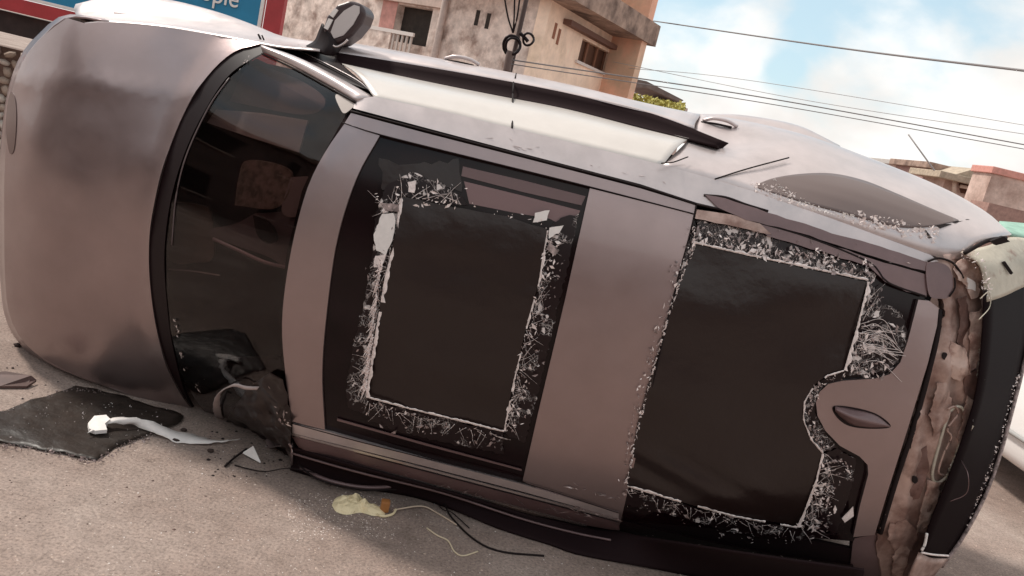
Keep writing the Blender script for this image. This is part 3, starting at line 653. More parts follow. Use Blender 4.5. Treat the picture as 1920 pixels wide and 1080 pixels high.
tube('seam', [p + Vector((0, -.004, .004)) for p in [aty(961, 178, 3.83), aty(961, 208, 3.66), onS(960, 241, -.002)]], .0045, SEAM, car, n=5)
tube('seam', [aty(966, 146, 4.0) , aty(968, 138, 4.16)], .004, SEAM, car, n=5)
for (a, b, y) in [(868, 117, 4.16), (1352, 233, 4.02)]:   # door handles
    h_ = thing.__call__ if False else None
    tube('door_handle', PY((a - 34, b - 7, y), (a - 14, b - 11, y - .02), (a + 12, b - 6, y - .02), (a + 30, b + 4, y)), .009, PAINT2, car, n=8)
    tube('handle_recess', PY((a - 38, b - 4, y - .01), (a - 12, b - 1, y - .02), (a + 20, b + 6, y - .02)), .006, SEAM, car, n=6)
# rear quarter
q0 = [onS(a, b, -.002) for a, b in [(1242, 310), (1345, 338), (1410, 358), (1560, 410), (1680, 453), (1760, 482), (1800, 486)]]
q1 = PY((1268, 285, 3.62), (1355, 302, 3.62), (1450, 328, 3.62), (1590, 355, 3.62), (1720, 400, 3.62), (1800, 432, 3.60), (1830, 455, 3.58))
q2 = PY((1293, 257, 3.83), (1372, 270, 3.86), (1470, 275, 3.86), (1600, 312, 3.86), (1740, 362, 3.82), (1830, 408, 3.78), (1880, 442, 3.75))
q3 = PY((1310, 214, 4.14), (1392, 226, 4.15), (1500, 250, 4.15), (1610, 288, 4.15), (1750, 344, 4.12), (1840, 392, 4.08), (1892, 438, 4.0))
q4 = [back(p, 0, .4, -.03) for p in q3]; q5 = [back(p, 0, .85, -.14) for p in q3]
loft('rear_quarter_panel', [q0, q1, q2, q3, q4, q5], 40, 26, PAINT2, car, th=.008)
tube('seam', [p + Vector((0, -.006, .004)) for p in [onS(1340, 337, 0), aty(1400, 318, 3.60), aty(1478, 297, 3.74)]], .0035, SEAM, car, n=5)
tube('seam', PY((1240, 306, 3.43), (1262, 304, 3.46), (1290, 294, 3.54)), .003, SEAM, car, n=5)
# fuel flap bulge of the wheel arch
loft('wheel_arch', [PY((1290, 218, 4.3), (1400, 240, 4.28), (1500, 266, 4.25), (1580, 292, 4.22)), PY((1320, 214, 4.4), (1400, 216, 4.42), (1500, 236, 4.42), (1572, 272, 4.36)), [p + Vector((0, .25, -.06)) for p in PY((1320, 214, 4.4), (1400, 218, 4.42), (1500, 238, 4.42), (1572, 272, 4.36))]], 20, 10, PAINT2, car, th=.006)
# quarter window, its brown reflection put into the colour
from mathutils.bvhtree import BVHTree
_q = bpy.data.objects['rear_quarter_panel'].data
QBVH = BVHTree.FromPolygons([v.co for v in _q.vertices], [list(p.vertices) for p in _q.polygons])
QM4 = bpy.data.objects['rear_quarter_panel'].matrix_world
def qs(a, b, lift):
    d = ray(a, b).normalized(); o_ = QM4.inverted() @ CAM
    h_ = QBVH.ray_cast(o_, d)
    if h_[0] is None: return aty(a, b, 3.8)
    return QM4 @ h_[0] - d * lift * .5 + Vector((0, 0, 0))
QT = [(1418, 346), (1450, 334), (1500, 326), (1560, 325), (1620, 338), (1680, 362), (1740, 388), (1795, 411)]
QM = [(1420, 350), (1455, 348), (1505, 350), (1565, 358), (1625, 376), (1685, 397), (1742, 408), (1797, 411)]
QB = [(1424, 353), (1460, 364), (1510, 380), (1570, 396), (1630, 412), (1690, 425), (1745, 424), (1798, 413)]
nu_, nv_ = 40, 14; rt_, rb_ = cr([(a, b, 0) for a, b in QT], nu_), cr([(a, b, 0) for a, b in QB], nu_)
V = [qs(*(rt_[i].lerp(rb_[i], j / (nv_ - 1)))[:2], .016) for i in range(nu_) for j in range(nv_)]
qw = mesh('quarter_window', V, [[i * nv_ + j, i * nv_ + j + 1, (i + 1) * nv_ + j + 1, (i + 1) * nv_ + j] for i in range(nu_ - 1) for j in range(nv_ - 1)], mat('brown_reflection_glass', (.15, .108, .10), .38, .2, .4, .15), car, True)
m_ = qw.modifiers.new('solid', 'SOLIDIFY'); m_.thickness = .005
def debris(name, path, wid, n, m, smin, smax, seed, fy, parent=None, st=True):
    rnd = random.Random(seed); P = dens([(a, b, 0) for a, b in path], 2, False); V = []; F = []
    for _ in range(n):
        p = P[rnd.randrange(len(P))]; a, b = p.x + rnd.uniform(-wid, wid), p.y + rnd.uniform(-wid, wid)
        c_ = fy(a, b); s = (smin + (smax - smin) * rnd.random() ** 2) * .0015; k = len(V)
        for j in range(4): V.append(c_ + Vector((rnd.uniform(-1, 1), rnd.uniform(-.6, .2), rnd.uniform(-1, 1))) * s)
        F += [[k, k + 1, k + 2], [k, k + 2, k + 3], [k, k + 3, k + 1], [k + 1, k + 3, k + 2]]
    return kind(mesh(name, V, F, m, parent), 'stuff')
debris('glass_splinters', [(1415, 350), (1450, 362), (1500, 380)], 14, 160, SHARD, 2, 8, 71, lambda a, b: qs(a, b, .012), car)
debris('glass_splinters', [(1450, 335), (1480, 372), (1520, 388), (1600, 408)], 5, 120, WHITE, 2, 7, 72, lambda a, b: qs(a, b, .015), car)
debris('glass_splinters', [(1600, 408), (1680, 425), (1760, 440)], 12, 260, SHARD, 2, 10, 73, lambda a, b: qs(a, b, .012), car)
for pl in [[(1780, 412), (1818, 411), (1792, 418)], [(1755, 420), (1785, 420), (1762, 428)], [(1735, 430), (1748, 446), (1742, 446)]]:
    prism('tear', [qs(a, b, .014) for a, b in pl], (0, .004, 0), SEAM, car)
# hinge strut
tube('hinge_strut', PY((1808, 475, 3.42), (1850, 452, 3.44), (1886, 446, 3.5)), .009, SEAM, car, n=6)
prism('hinge_strut', PY((1858, 452, 3.42), (1882, 443, 3.42), (1894, 453, 3.42), (1868, 460, 3.42)), (0, .02, 0), SEAM, car)

# ---- torn rear end
def fr(x, z): return .010 * math.sin(x * 55 + z * 14) * sstep(.2, .6, z) - .010 * math.exp(-((z - 1.27) / .06) ** 2) + .008 * math.exp(-((z - 1.09) / .03) ** 2) + .012 * noise.noise(Vector((x * 9, z * 5, 2))) + .006 * noise.noise(Vector((x * 24, z * 14, 4)))
patch('rear_roof_frame', [(1742, 496), (1765, 482), (1800, 474), (1832, 482), (1846, 512), (1845, 560), (1838, 620), (1832, 680), (1828, 740), (1812, 800), (1790, 850), (1775, 900), (1755, 950), (1738, 1000), (1718, 1090), (1650, 1090), (1645, 1010), (1670, 940), (1706, 830), (1745, 700), (1768, 600), (1770, 560), (1752, 545)], METAL, car, off=.004, th=.05, fn=fr, jag=3.5, step=7, h=.024)
METALD = mat('dark_inner_metal', (.17, .095, .08), .5, .3, .5, var=.35, vs_=14, bump=.5, bs=30)
METALL = mat('scraped_inner_metal', (.56, .40, .34), .45, .3, .5, c2=(.30, .18, .15), c2s=14, c2r=(.45, .6), var=.2, bump=.5, bs=26)
rnd = random.Random(21)
def crumple(x, z): return .014 * noise.noise(Vector((x * 30, z * 16, 7))) + .012 * noise.noise(Vector((x * 12, z * 9, 17)))
for pl, m_, o_ in [([(1802, 486), (1826, 490), (1840, 520), (1836, 556), (1822, 560), (1812, 536), (1796, 524), (1788, 504)], METALL, -.016),
                   ([(1796, 560), (1812, 556), (1822, 600), (1818, 640), (1806, 662), (1794, 640), (1800, 600)], METALD, -.004),
                   ([(1818, 590), (1842, 580), (1842, 640), (1832, 690), (1816, 700), (1820, 650)], METALL, -.022),
                   ([(1786, 640), (1812, 655), (1818, 700), (1800, 716), (1782, 706), (1776, 670)], METALL, -.014),
                   ([(1758, 720), (1780, 712), (1786, 760), (1772, 800), (1752, 820), (1744, 780)], METAL, -.010),
                   ([(1806, 700), (1830, 694), (1834, 740), (1822, 786), (1806, 790), (1812, 745)], METALD, -.012),
                   ([(1812, 740), (1828, 752), (1820, 800), (1800, 840), (1794, 822), (1806, 790)], METALL, -.024),
                   ([(1716, 850), (1738, 836), (1742, 880), (1726, 930), (1706, 950), (1700, 900)], METALD, .0),
                   ([(1740, 900), (1764, 904), (1756, 950), (1738, 990), (1720, 1000), (1728, 950)], METALL, -.012),
                   ([(1672, 985), (1700, 975), (1720, 1000), (1706, 1040), (1680, 1040), (1664, 1010)], METAL, -.010),
                   ([(1724, 1000), (1740, 1002), (1728, 1050), (1712, 1090), (1690, 1090), (1706, 1040)], METALD, -.016),
                   ([(1690, 1020), (1706, 1030), (1696, 1090), (1672, 1090), (1676, 1040)], METALL, -.012)]:
    patch('torn_flap', pl, m_, car, off=o_, th=.006, fn=crumple, jag=2.0, step=6, h=.016)
for a_, b_ in ((1772, 668), (1716, 900)):
    patch('bolt_hole', [(a_ - 4, b_ - 6), (a_ + 3, b_ - 6), (a_ + 5, b_ + 2), (a_, b_ + 7), (a_ - 5, b_ + 3)], SEAM, car, off=-.012, th=.004, smooth=True)
slot = [(1796, 762), (1808, 775), (1800, 830), (1778, 888), (1758, 905), (1748, 890), (1762, 830), (1780, 775)]
tube('latch_slot', [onS(a, b, -.008) for a, b in slot], .007, METAL2, car, n=6, closed=True)
tube('latch_spring', [onS(a, b, -.02) for a, b in [(1776, 768), (1790, 762), (1797, 775), (1786, 790), (1776, 806), (1784, 820), (1770, 850), (1760, 884), (1772, 892)]], .005, METAL, car, n=6)
patch('end_cap', [(1737, 500), (1752, 492), (1778, 500), (1788, 530), (1780, 556), (1762, 560), (1742, 552)], TRIM, car, off=-.016, th=.03, smooth=True, h=.03)
seam([(1740, 490), (1760, 484), (1785, 492), (1800, 510), (1806, 522)], .005, off=-.02)
seam([(1790, 520), (1790, 540), (1780, 556)], .004, off=-.02)
patch('foam_pad', [(1815, 522), (1830, 528), (1828, 545), (1816, 540)], WHITE, car, off=-.02, th=.02, jag=2, step=6)
shards('torn_edge', [(1842, 500), (1846, 580), (1836, 660), (1830, 740), (1810, 810), (1780, 880), (1760, 960)], 1, 14, 420, METAL2, 4, 12, 81, off=-.004, lift=.03)
shards('glass_splinters', [(1846, 540), (1838, 640), (1826, 760), (1770, 900)], 1, 12, 160, WHITE, 2, 6, 82, off=-.012, lift=.03)
tube('loose_wire', [onS(1800, 860, -.01), aty(1815, 890, 3.32), aty(1812, 925, 3.34), aty(1782, 940, 3.36)], .0018, TRIM, car, n=5)
tube('loose_wire', PY((1838, 560, 3.34), (1854, 548, 3.36), (1856, 575, 3.36), (1835, 600, 3.34)), .002, METAL2, car, n=5)
# rear window opening: dark glass leaning back towards the tail
w0 = PY((1846, 545, 3.42), (1842, 640, 3.42), (1828, 750, 3.42), (1785, 880, 3.42), (1745, 980, 3.44), (1722, 1050, 3.46))
w1 = PY((1935, 520, 3.80), (1925, 640, 3.78), (1897, 760, 3.72), (1856, 900, 3.66), (1806, 1000, 3.62), (1762, 1062, 3.60))
loft('rear_window', [w0, w1], 24, 6, mat('black_rear_glass', (.007, .0025, .0035), .6, 0, .08), car, th=.006)
tube('rear_window_rim', [p + Vector((.004, -.006, 0)) for p in w1], .009, SHARD2, car, n=5)
debris('glass_splinters', [(1910, 700), (1880, 810), (1850, 900), (1800, 1005)], 3, 160, SHARD, 2, 6, 83, lambda a, b: aty(a, b, 3.62), car)
loft('tailgate', [w1, [p + Vector((.03, .45, -.03)) for p in w1], [p + Vector((.0, 1.15, 0)) for p in w1]], 20, 8, PAINT, car, th=.01)
# cream torn panel at the upper rear corner
def cj(p, i): return p + Vector((0, .012 * noise.noise(p * 9), .012 * noise.noise(p * 7 + Vector((3, 3, 3)))))
t0 = PY((1800, 474, 3.50), (1850, 462, 3.56), (1895, 446, 3.66), (1960, 455, 3.8))
t1 = PY((1836, 500, 3.46), (1870, 500, 3.50), (1915, 490, 3.60), (1970, 500, 3.75))
t2 = PY((1848, 566, 3.44), (1880, 555, 3.50), (1925, 535, 3.60), (1975, 525, 3.75))
loft('torn_rear_panel', [t0, t1, t2], 22, 14, METAL2, car, th=.008)
for pl in [[(1880, 492), (1885, 490), (1900, 512), (1896, 515)], [(1862, 510), (1868, 508), (1878, 522), (1868, 524)]]:
    prism('tear', PY(*[(a, b, 3.50) for a, b in pl]), (0, .01, 0), SEAM, car)
debris('glass_splinters', [(1800, 470), (1850, 500), (1850, 560)], 10, 90, SHARD, 2, 7, 84, lambda a, b: aty(a, b, 3.44), car)
# bottom rear corner
patch('rear_lower_corner', [(1600, 1010), (1650, 1000), (1720, 1000), (1720, 1100), (1590, 1100)], TRIM, car, off=.02, th=.04)
tube('trim_strip', PY((1738, 1000, 3.42), (1734, 1020, 3.42), (1728, 1032, 3.42)), .006, WHITE, car, n=6)
tube('trim_strip', PY((1728, 1036, 3.42), (1750, 1040, 3.46), (1778, 1042, 3.52)), .005, SHARD, car, n=6)
loft('lower_tail', [PY((1722, 1035, 3.44), (1745, 1045, 3.5), (1775, 1046, 3.56)), PY((1700, 1085, 3.44), (1725, 1085, 3.5), (1745, 1082, 3.56)), PY((1690, 1130, 3.5), (1710, 1130, 3.55), (1720, 1130, 3.6))], 10, 8, METAL, car, th=.01)

# lower side facing the road
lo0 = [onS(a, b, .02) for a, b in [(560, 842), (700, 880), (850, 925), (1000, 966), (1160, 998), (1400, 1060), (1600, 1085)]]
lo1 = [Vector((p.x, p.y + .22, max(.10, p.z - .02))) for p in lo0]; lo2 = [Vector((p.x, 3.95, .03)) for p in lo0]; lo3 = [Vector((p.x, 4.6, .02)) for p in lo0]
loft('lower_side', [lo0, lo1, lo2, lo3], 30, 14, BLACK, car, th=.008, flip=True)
hb = [onS(a, b, .0) for a, b in [(150, 704), (250, 742), (330, 775), (392, 800), (470, 838), (550, 830)]]
hb2 = [Vector((p.x, p.y + .12, .03)) for p in hb]; hb3 = [Vector((p.x, 4.7, .02)) for p in hb]
loft('lower_fender', [hb, hb2, hb3], 20, 8, PAINT, car, th=.008, flip=True)
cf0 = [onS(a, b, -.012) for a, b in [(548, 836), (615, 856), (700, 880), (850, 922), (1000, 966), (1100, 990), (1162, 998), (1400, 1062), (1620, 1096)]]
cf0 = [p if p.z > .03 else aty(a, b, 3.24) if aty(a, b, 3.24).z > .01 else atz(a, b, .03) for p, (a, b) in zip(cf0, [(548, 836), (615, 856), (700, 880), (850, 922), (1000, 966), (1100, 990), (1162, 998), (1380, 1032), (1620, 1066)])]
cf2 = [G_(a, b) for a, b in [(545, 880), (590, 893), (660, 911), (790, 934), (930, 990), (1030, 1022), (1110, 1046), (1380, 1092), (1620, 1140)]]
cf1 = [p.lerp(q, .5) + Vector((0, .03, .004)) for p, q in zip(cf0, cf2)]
loft('contact_shade_slab', [cf0, cf1, cf2], 60, 10, BELT, car, th=.01)  # dark slab shaped to the contact shade under the roof rail
tube('crushed_rail', [p.lerp(q, .35) + Vector((0, -.008, .01)) for p, q in zip(cf0, cf2)][:7], .006, TRIM, car, n=6)
# wheels lie behind, towards the road side and the upper side
def wheel(cx, cz):
    c0_ = Vector((cx, 4.78, cz)); prof = [(.19, -.10), (.30, -.11), (.335, -.07), (.34, 0), (.335, .07), (.30, .11), (.19, .10)]; V = []; F = []; n = 28
    for i in range(n):
        a = 2 * math.pi * i / n
        for r_, h_ in prof: V.append(c0_ + Vector((r_ * math.cos(a), r_ * math.sin(a), h_)))
    m = len(prof)
    for i in range(n):
        for j in range(m - 1): F.append([i * m + j, i * m + j + 1, ((i + 1) % n) * m + j + 1, ((i + 1) % n) * m + j])
    wh = mesh('wheel', V, F, RUB, car, True)
    V = []; F = []
    for s_ in (-1, 1):
        k = len(V); V.append(c0_ + Vector((0, 0, s_ * .06)))
        for i in range(20): 
            a = 2 * math.pi * i / 20; rr = .19; V.append(c0_ + Vector((rr * math.cos(a), rr * math.sin(a), s_ * (.09 if i % 4 else .05))))
        F += [[k, k + 1 + i, k + 1 + (i + 1) % 20] for i in range(20)]
    mesh('rim', V, F, RIM, wh)
for cx in (-1.9, 1.15):
    for cz in (.16, 1.74): wheel(cx, cz)

# ---- door mirror
mh = [(612, 78), (604, 55), (612, 30), (632, 8), (655, 0), (676, 6), (686, 22), (678, 44), (660, 66), (640, 80), (624, 84)]
mir = prism('mirror_housing', PY(*[(a, b, 3.88) for a, b in mh]), (.02, .13, 0), mat('mirror_shell', (.05, .03, .032), .35, .1, .5), car)
bv = mir.modifiers.new('bev', 'BEVEL'); bv.width = .018; bv.segments = 3
mg = [(626, 72), (620, 60), (628, 38), (645, 20), (664, 9), (674, 12), (674, 24), (662, 46), (644, 66)]
prism('mirror_glass', PY(*[(a + 0, b, 3.873) for a, b in mg]), (0, .006, 0), mat('mirror_glass', (.62, .56, .55), .35, .5), mir)
loft('mirror_arm', [PY((576, 88, 3.98), (592, 78, 3.95), (600, 60, 3.92), (606, 44, 3.90)), PY((612, 104, 3.86), (618, 92, 3.86), (622, 82, 3.87), (628, 76, 3.88)), PY((640, 96, 3.98), (636, 86, 3.96), (634, 76, 3.95), (630, 70, 3.95))], 12, 10, BLACK, car, th=.01)
for pl in [[(617, 28), (628, 15), (634, 19), (624, 33)], [(607, 52), (616, 34), (624, 37), (614, 56)]]:
    prism('turn_signal', PY(*[(a, b, 3.87) for a, b in pl]), (0, .01, 0), WHITE, mir)
tube('mirror_edge', PY((618, 80, 3.87), (630, 88, 3.87), (644, 82, 3.87), (652, 74, 3.87)), .006, CHROME, mir, n=6)
tube('cowl_clip', PY((484, 64, 4.02), (488, 72, 4.02), (492, 84, 4.0)), .005, SEAM, car, n=6)
tube('cowl_clip', PY((491, 66, 4.02), (497, 80, 4.02)), .004, SEAM, car, n=6)

# ---- cabin seen through the windscreen, with plates standing in for reflections
cab = mat('cabin_trim', (.05, .028, .028), .8)
def plate(name, pl, dy, m, th=.02):
    q = cr2(pl + pl[:1], 40)[:-1] if name not in ('pale_reflection_plate', 'dashboard') else pl
    return prism(name, [onS(a, b, dy) for a, b in q], (0, th, 0), m, car)
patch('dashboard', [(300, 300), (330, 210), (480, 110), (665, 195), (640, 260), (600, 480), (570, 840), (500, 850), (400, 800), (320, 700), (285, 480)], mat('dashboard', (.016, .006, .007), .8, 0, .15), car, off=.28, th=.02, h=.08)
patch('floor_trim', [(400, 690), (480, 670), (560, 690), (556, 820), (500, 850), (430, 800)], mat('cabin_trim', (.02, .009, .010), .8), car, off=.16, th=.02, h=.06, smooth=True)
plate('pale_reflection_plate', [(388, 230), (405, 205), (490, 212), (577, 226), (560, 286), (470, 258)], .10, mat('pale_reflection_plate', (.30, .27, .255), .8, var=.1))  # pale trapezoid standing in for a building reflected in the windscreen
plate('roof_lining', [(430, 190), (470, 125), (560, 150), (610, 190), (570, 215)], .16, mat('roof_lining', (.13, .085, .08), .9, var=.3))
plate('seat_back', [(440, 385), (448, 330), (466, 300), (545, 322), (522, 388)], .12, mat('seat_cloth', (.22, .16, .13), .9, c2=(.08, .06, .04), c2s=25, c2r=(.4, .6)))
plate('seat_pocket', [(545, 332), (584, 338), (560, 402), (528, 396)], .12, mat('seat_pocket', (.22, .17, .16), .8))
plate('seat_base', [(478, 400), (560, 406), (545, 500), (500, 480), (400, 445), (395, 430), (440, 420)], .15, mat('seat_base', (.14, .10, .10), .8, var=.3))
mm = plate('rear_view_mirror', [(474, 404), (492, 410), (512, 430), (517, 452), (500, 456), (482, 440)], .05, BLACK, .03)
plate('centre_console', [(318, 378), (372, 384), (395, 400), (400, 480), (372, 492), (316, 484)], .2, mat('centre_console', (.11, .075, .05), .8, var=.3))
tube('console_edge', [onS(a, b, .12) for a, b in [(318, 505), (360, 508), (411, 516)]], .004, CHROME, car, n=5)
tube('seat_rail', [onS(a, b, .1) for a, b in [(400, 448), (440, 466), (493, 490), (538, 502)]], .008, mat('seat_rail', (.35, .26, .27), .5), car, n=6)
patch('windscreen_reflection', [(630, 177), (668, 189), (648, 212), (638, 204)], mat('windscreen_reflection', (.42, .36, .33), .6), car, off=.0, th=.003, smooth=True)  # pale patch painted as a reflection on the windscreen
# crumpled corner of the windscreen
def crm(x, z): return .03 * noise.noise(Vector((x * 14, z * 14, 6))) + .02 * noise.noise(Vector((x * 30, z * 26, 2)))
patch('crumpled_laminate', [(470, 722), (505, 700), (530, 712), (546, 790), (548, 830), (560, 862), (540, 882), (512, 884), (490, 868), (478, 846), (440, 826), (420, 800), (440, 760)], FILM, car, off=-.02, th=.006, fn=crm, h=.02, jag=2)
shards('glass_splinters', [(520, 720), (545, 790), (535, 830)], -1, 30, 110, SHARD2, 3, 13, 91, off=-.04, el=5, ang=1.0)
shards('glass_splinters', [(540, 790), (544, 806), (538, 822)], -1, 8, 26, SHARD, 4, 10, 92, off=-.045)
def ribbon(name, pts, wid, m, parent=None, zig=0):
    """strip through 3-D points with a width vector for each"""
    P = cr(pts, len(pts) * 6); W = cr([Vector(v) for v in wid], len(pts) * 6); V = []; F = []
    for i, (p, q) in enumerate(zip(P, W)):
        j = Vector((noise.noise(p * 30), noise.noise(p * 30 + Vector((5, 5, 5))), 0)) * zig
        V += [p - q * .5 + j, p + Vector((0, -.004, .004)), p + q * .5 - j]
        if i: k = 3 * i; F += [[k - 3, k, k + 1, k - 2], [k - 2, k + 1, k + 2, k - 1]]
    o = mesh(name, V, F, m, parent, True); s_ = o.modifiers.new('solid', 'SOLIDIFY'); s_.thickness = .003; return o
GREYP = mat('grey_peeling_strip', (.40, .33, .32), .6, var=.15, vs_=20)
ribbon('peeling_strip', [onS(412, 788, -.01), onS(406, 760, -.03), onS(412, 736, -.04), onS(438, 722, -.04), onS(460, 727, -.03), onS(484, 728, -.02)], [(.035, 0, .0), (.042, 0, 0), (.036, 0, .012), (.006, 0, .018), (.006, 0, .02), (.01, 0, .02)], GREYP, car, .004)

# ---------------------------------------------------------------- things on the road
def G(a, b, z=0.0): return atz(a, b, z)
# torn sheet of tinted window film with broken glass
bp = [(-60, 798), (0, 776), (140, 728), (180, 732), (345, 782), (340, 794), (215, 842), (178, 866), (90, 848), (-60, 822)]
sheet = thing('window_film_sheet', 'black sheet of torn window film with jagged edges flat on the road by the bonnet', 'plastic sheet', G(180, 800))
pp = [G(p.x + random.uniform(-1.6, 1.6), p.y + random.uniform(-1.2, 1.2)) for p in dens([(a, b, 0) for a, b in bp], 14)]
nb = len(pp); pts = [Vector((p.x, p.y)) for p in pp]
for _ in range(900):
    a, b = random.uniform(-60, 345), random.uniform(728, 864); q = G(a, b); c_ = False; v = Vector((q.x, q.y))
    for i in range(nb):
        A, B = pts[i], pts[i - 1]
        if (A.y > v.y) != (B.y > v.y) and v.x < (B.x - A.x) * (v.y - A.y) / (B.y - A.y) + A.x: c_ = not c_
    if c_ and min((v - t).length for t in pts) > .018: pts.append(v)
vo, _, fo, *_ = delaunay_2d_cdt(pts, [], [list(range(nb))], 1, 1e-6)
sh = mesh('film', [(v.x, v.y, .014 + .012 * noise.noise(Vector((v.x * 7, v.y * 7, 0))) + .006 * noise.noise(Vector((v.x * 22, v.y * 22, 0)))) for v in vo], [list(f) for f in fo], FILMG, sheet, True)
s_ = sh.modifiers.new('solid', 'SOLIDIFY'); s_.thickness = .004
debris('broken_edge', [(0, 835), (60, 842), (120, 853), (178, 866), (205, 852), (245, 832), (300, 812)], 5, 220, SHARD2, 3, 8, 101, lambda a, b: G(a, b, .015), sheet)
debris('broken_edge', [(0, 775), (60, 752), (130, 728), (200, 737)], 3, 90, SHARD2, 2, 5, 102, lambda a, b: G(a, b, .015), sheet)
debris('glass_crumbs', [(20, 800), (150, 770), (300, 790), (200, 830)], 26, 90, SHARD, 1.5, 4.5, 103, lambda a, b: G(a, b, .02), sheet)
debris('glass_crumbs', [(195, 762), (212, 758)], 5, 10, WHITE, 3, 6, 104, lambda a, b: G(a, b, .02), sheet)
o = ribbon('foam_strip', [G(182, 806, .035), G(196, 790, .05), G(225, 788, .06), G(262, 792, .05), (G(300, 806, .03)), G(340, 820, .012), G(395, 828, .012), G(448, 824, .012)],
           [(.03, .12, 0), (.03, .03, .03), (.015, .07, .01), (.03, .10, .01), (.02, .065, 0), (.005, .02, 0), (.002, .014, 0), (.002, .02, 0)], WHITE, None, .014)
tag(o, 'long white torn foam strip curling across the black film sheet', 'foam strip')
def lump(name, c, s, m, parent=None, seed=0, flat=1.0, sub=2):
    bm = bmesh.new(); bmesh.ops.create_icosphere(bm, subdivisions=sub, radius=1)
    for v in bm.verts:
        k = 1 + .35 * noise.noise(v.co * 1.3 + Vector((seed, seed, 0))) + .15 * noise.noise(v.co * 4 + Vector((seed, 0, 0)))
        v.co = Vector((v.co.x * s[0] * k, v.co.y * s[1] * k, v.co.z * s[2] * k)) + Vector(c)
    me = bpy.data.meshes.new(name); bm.to_mesh(me); bm.free(); me.materials.append(m)
    me.polygons.foreach_set('use_smooth', [True] * len(me.polygons))
    o = bpy.data.objects.new(name, me); COL.objects.link(o)
    if parent: o.parent = parent; o.matrix_parent_inverse = parent.matrix_world.inverted()
    return o
p1 = prism('foam_chunk', [G(164, 800, .03), G(176, 786, .035), G(198, 784, .05), G(206, 792, .05), (G(196, 800, .04)), G(200, 812, .03), G(178, 814, .025), G(166, 810, .025)], (0, 0, .018), WHITE); tag(p1, 'small white foam lump on the black film sheet at the strip end', 'foam')
frag = prism('plastic_fragment', [G(-30, 705, .004), G(10, 700, .03), G(58, 708, .035), G(68, 716, .012), G(50, 728, .004), G(0, 728, .004), G(-30, 722, .004)], (0, 0, .012), mat('brown_fragment', (.10, .055, .048), .6, var=.3))
tag(frag, 'flat brown broken plastic fragment on the road left of the bonnet', 'fragment')
for i, (a, b, s, lb) in enumerate([(33, 647, .022, 'small dark clod on the pale road just left of the bonnet, the farthest clod'), (395, 845, .02, 'round black clod beside the tail of the white foam strip'), (345, 806, .018, 'small black rubble bit above the white foam strip'), (330, 826, .018, 'small black rubble bit below the white foam strip'), (24, 690, .008, 'tiny dark crumb between the clod and brown fragment')]):
    o = lump('rubble_bit', G(a, b, s * .4), (s, s * .8, s * .6), mat('dark_rubble', (.045, .026, .022), .9), None, i * 3.1, sub=1); tag(o, lb, 'debris', 'dark bits of debris on the road')
wp = prism('paper_scrap', [G(455, 850, .015), G(474, 838, .06), G(488, 868, .01)], (0, .004, .004), WHITE); tag(wp, 'white triangular scrap under the crumpled corner of the windscreen', 'scrap')
st = tube('black_stick', [G(422, 874, .008), G(440, 858, .012), G(462, 842, .02)], .006, SEAM, None, n=6); tag(st, 'short black stick lying beside the white triangular scrap', 'stick')
# yellow cloth-like bulb holder
YEL = mat('yellow_rubber', (.80, .66, .42), .55, c2=(.45, .34, .17), c2s=34, c2r=(.58, .7), bump=.3, bs=60)
ho = thing('lamp_socket', 'pale yellow torn lamp socket with amber lens and wire on the road below the roof', 'lamp part', G(680, 955))
def flat_lump(name, outline, hgt, m, seed):
    V = []; F = []; k = len(outline); cx = sum(a for a, b in outline) / k; cy = sum(b for a, b in outline) / k; o_ = cr2(outline + outline[:1], 40)[:-1]; nn = len(o_)
    for j in range(6):
        f = 1 - j / 5.5
        for a, b in o_:
            p = G(cx + (a - cx) * f, cy + (b - cy) * f); z = hgt * (1 - f ** 3) * (.75 + .9 * noise.noise(Vector((p.x * 38, p.y * 30, seed)))); V.append((p.x, p.y, .002 + max(0, z)))
    for j in range(5):
        for i in range(nn): F.append([j * nn + i, j * nn + (i + 1) % nn, (j + 1) * nn + (i + 1) % nn, (j + 1) * nn + i])
    F.append([5 * nn + i for i in range(nn)]); o = mesh(name, V, F, m, ho); return o
flat_lump('socket_body', [(622, 948), (630, 934), (652, 929), (676, 932), (690, 944), (712, 952), (722, 966), (700, 968), (676, 962), (650, 966), (630, 960)], .036, YEL, 3)
box('amber_lens', G(722, 948, .03), (.042, .04, .055), mat('amber_lens', (.36, .15, .05), .3, 0, .5), ho, rz=.2, bev=.008)
tube('socket_lip', [G(700, 962, .006), G(718, 968, .006), G(736, 964, .008), G(742, 955, .012)], .006, YEL, ho, n=6)
tube('lead', [G(738, 956, .014), G(790, 949, .012), G(820, 962, .006), G(856, 984, .004)], .0035, mat('pale_wire', (.62, .48, .36), .6), ho, n=6)
wc = tube('yellow_wire', [G(800, 990, .004), G(820, 1004, .004), G(840, 1014, .004), G(852, 1034, .004), G(868, 1042, .004), G(896, 1034, .004)], .0034, mat('yellow_wire', (.68, .56, .40), .6), None, n=6)
tag(wc, 'short pale yellow bent wire lying on the road near the black cable', 'wire')
bc = tube('black_cable', [G(560, 872, .05), G(600, 900, .04), G(680, 918, .03), G(760, 918, .03), G(822, 930, .03), G(845, 968, .01), G(890, 1012, .006), G(940, 1034, .006), G(1020, 1042, .006)], .0045, SEAM, None, n=6)
tag(bc, 'long black cable trailing from under the roof across the road', 'cable')
for i_, (pts_, lb_) in enumerate([([G(700, 900, .04), G(760, 925, .01), G(800, 926, .02), G(830, 955, .01), G(846, 960, .02), G(880, 990, .006)], 'thin dark wire tangled with the long black cable under the roof edge'),
                                  ([G(440, 872, .006), G(470, 880, .006), G(500, 884, .01), G(540, 878, .03), G(590, 886, .05)], 'thin dark wire running right from the white triangular scrap')]):
    o = tube('thin_wire', pts_, .0028, SEAM, None, n=5); tag(o, lb_, 'wire')
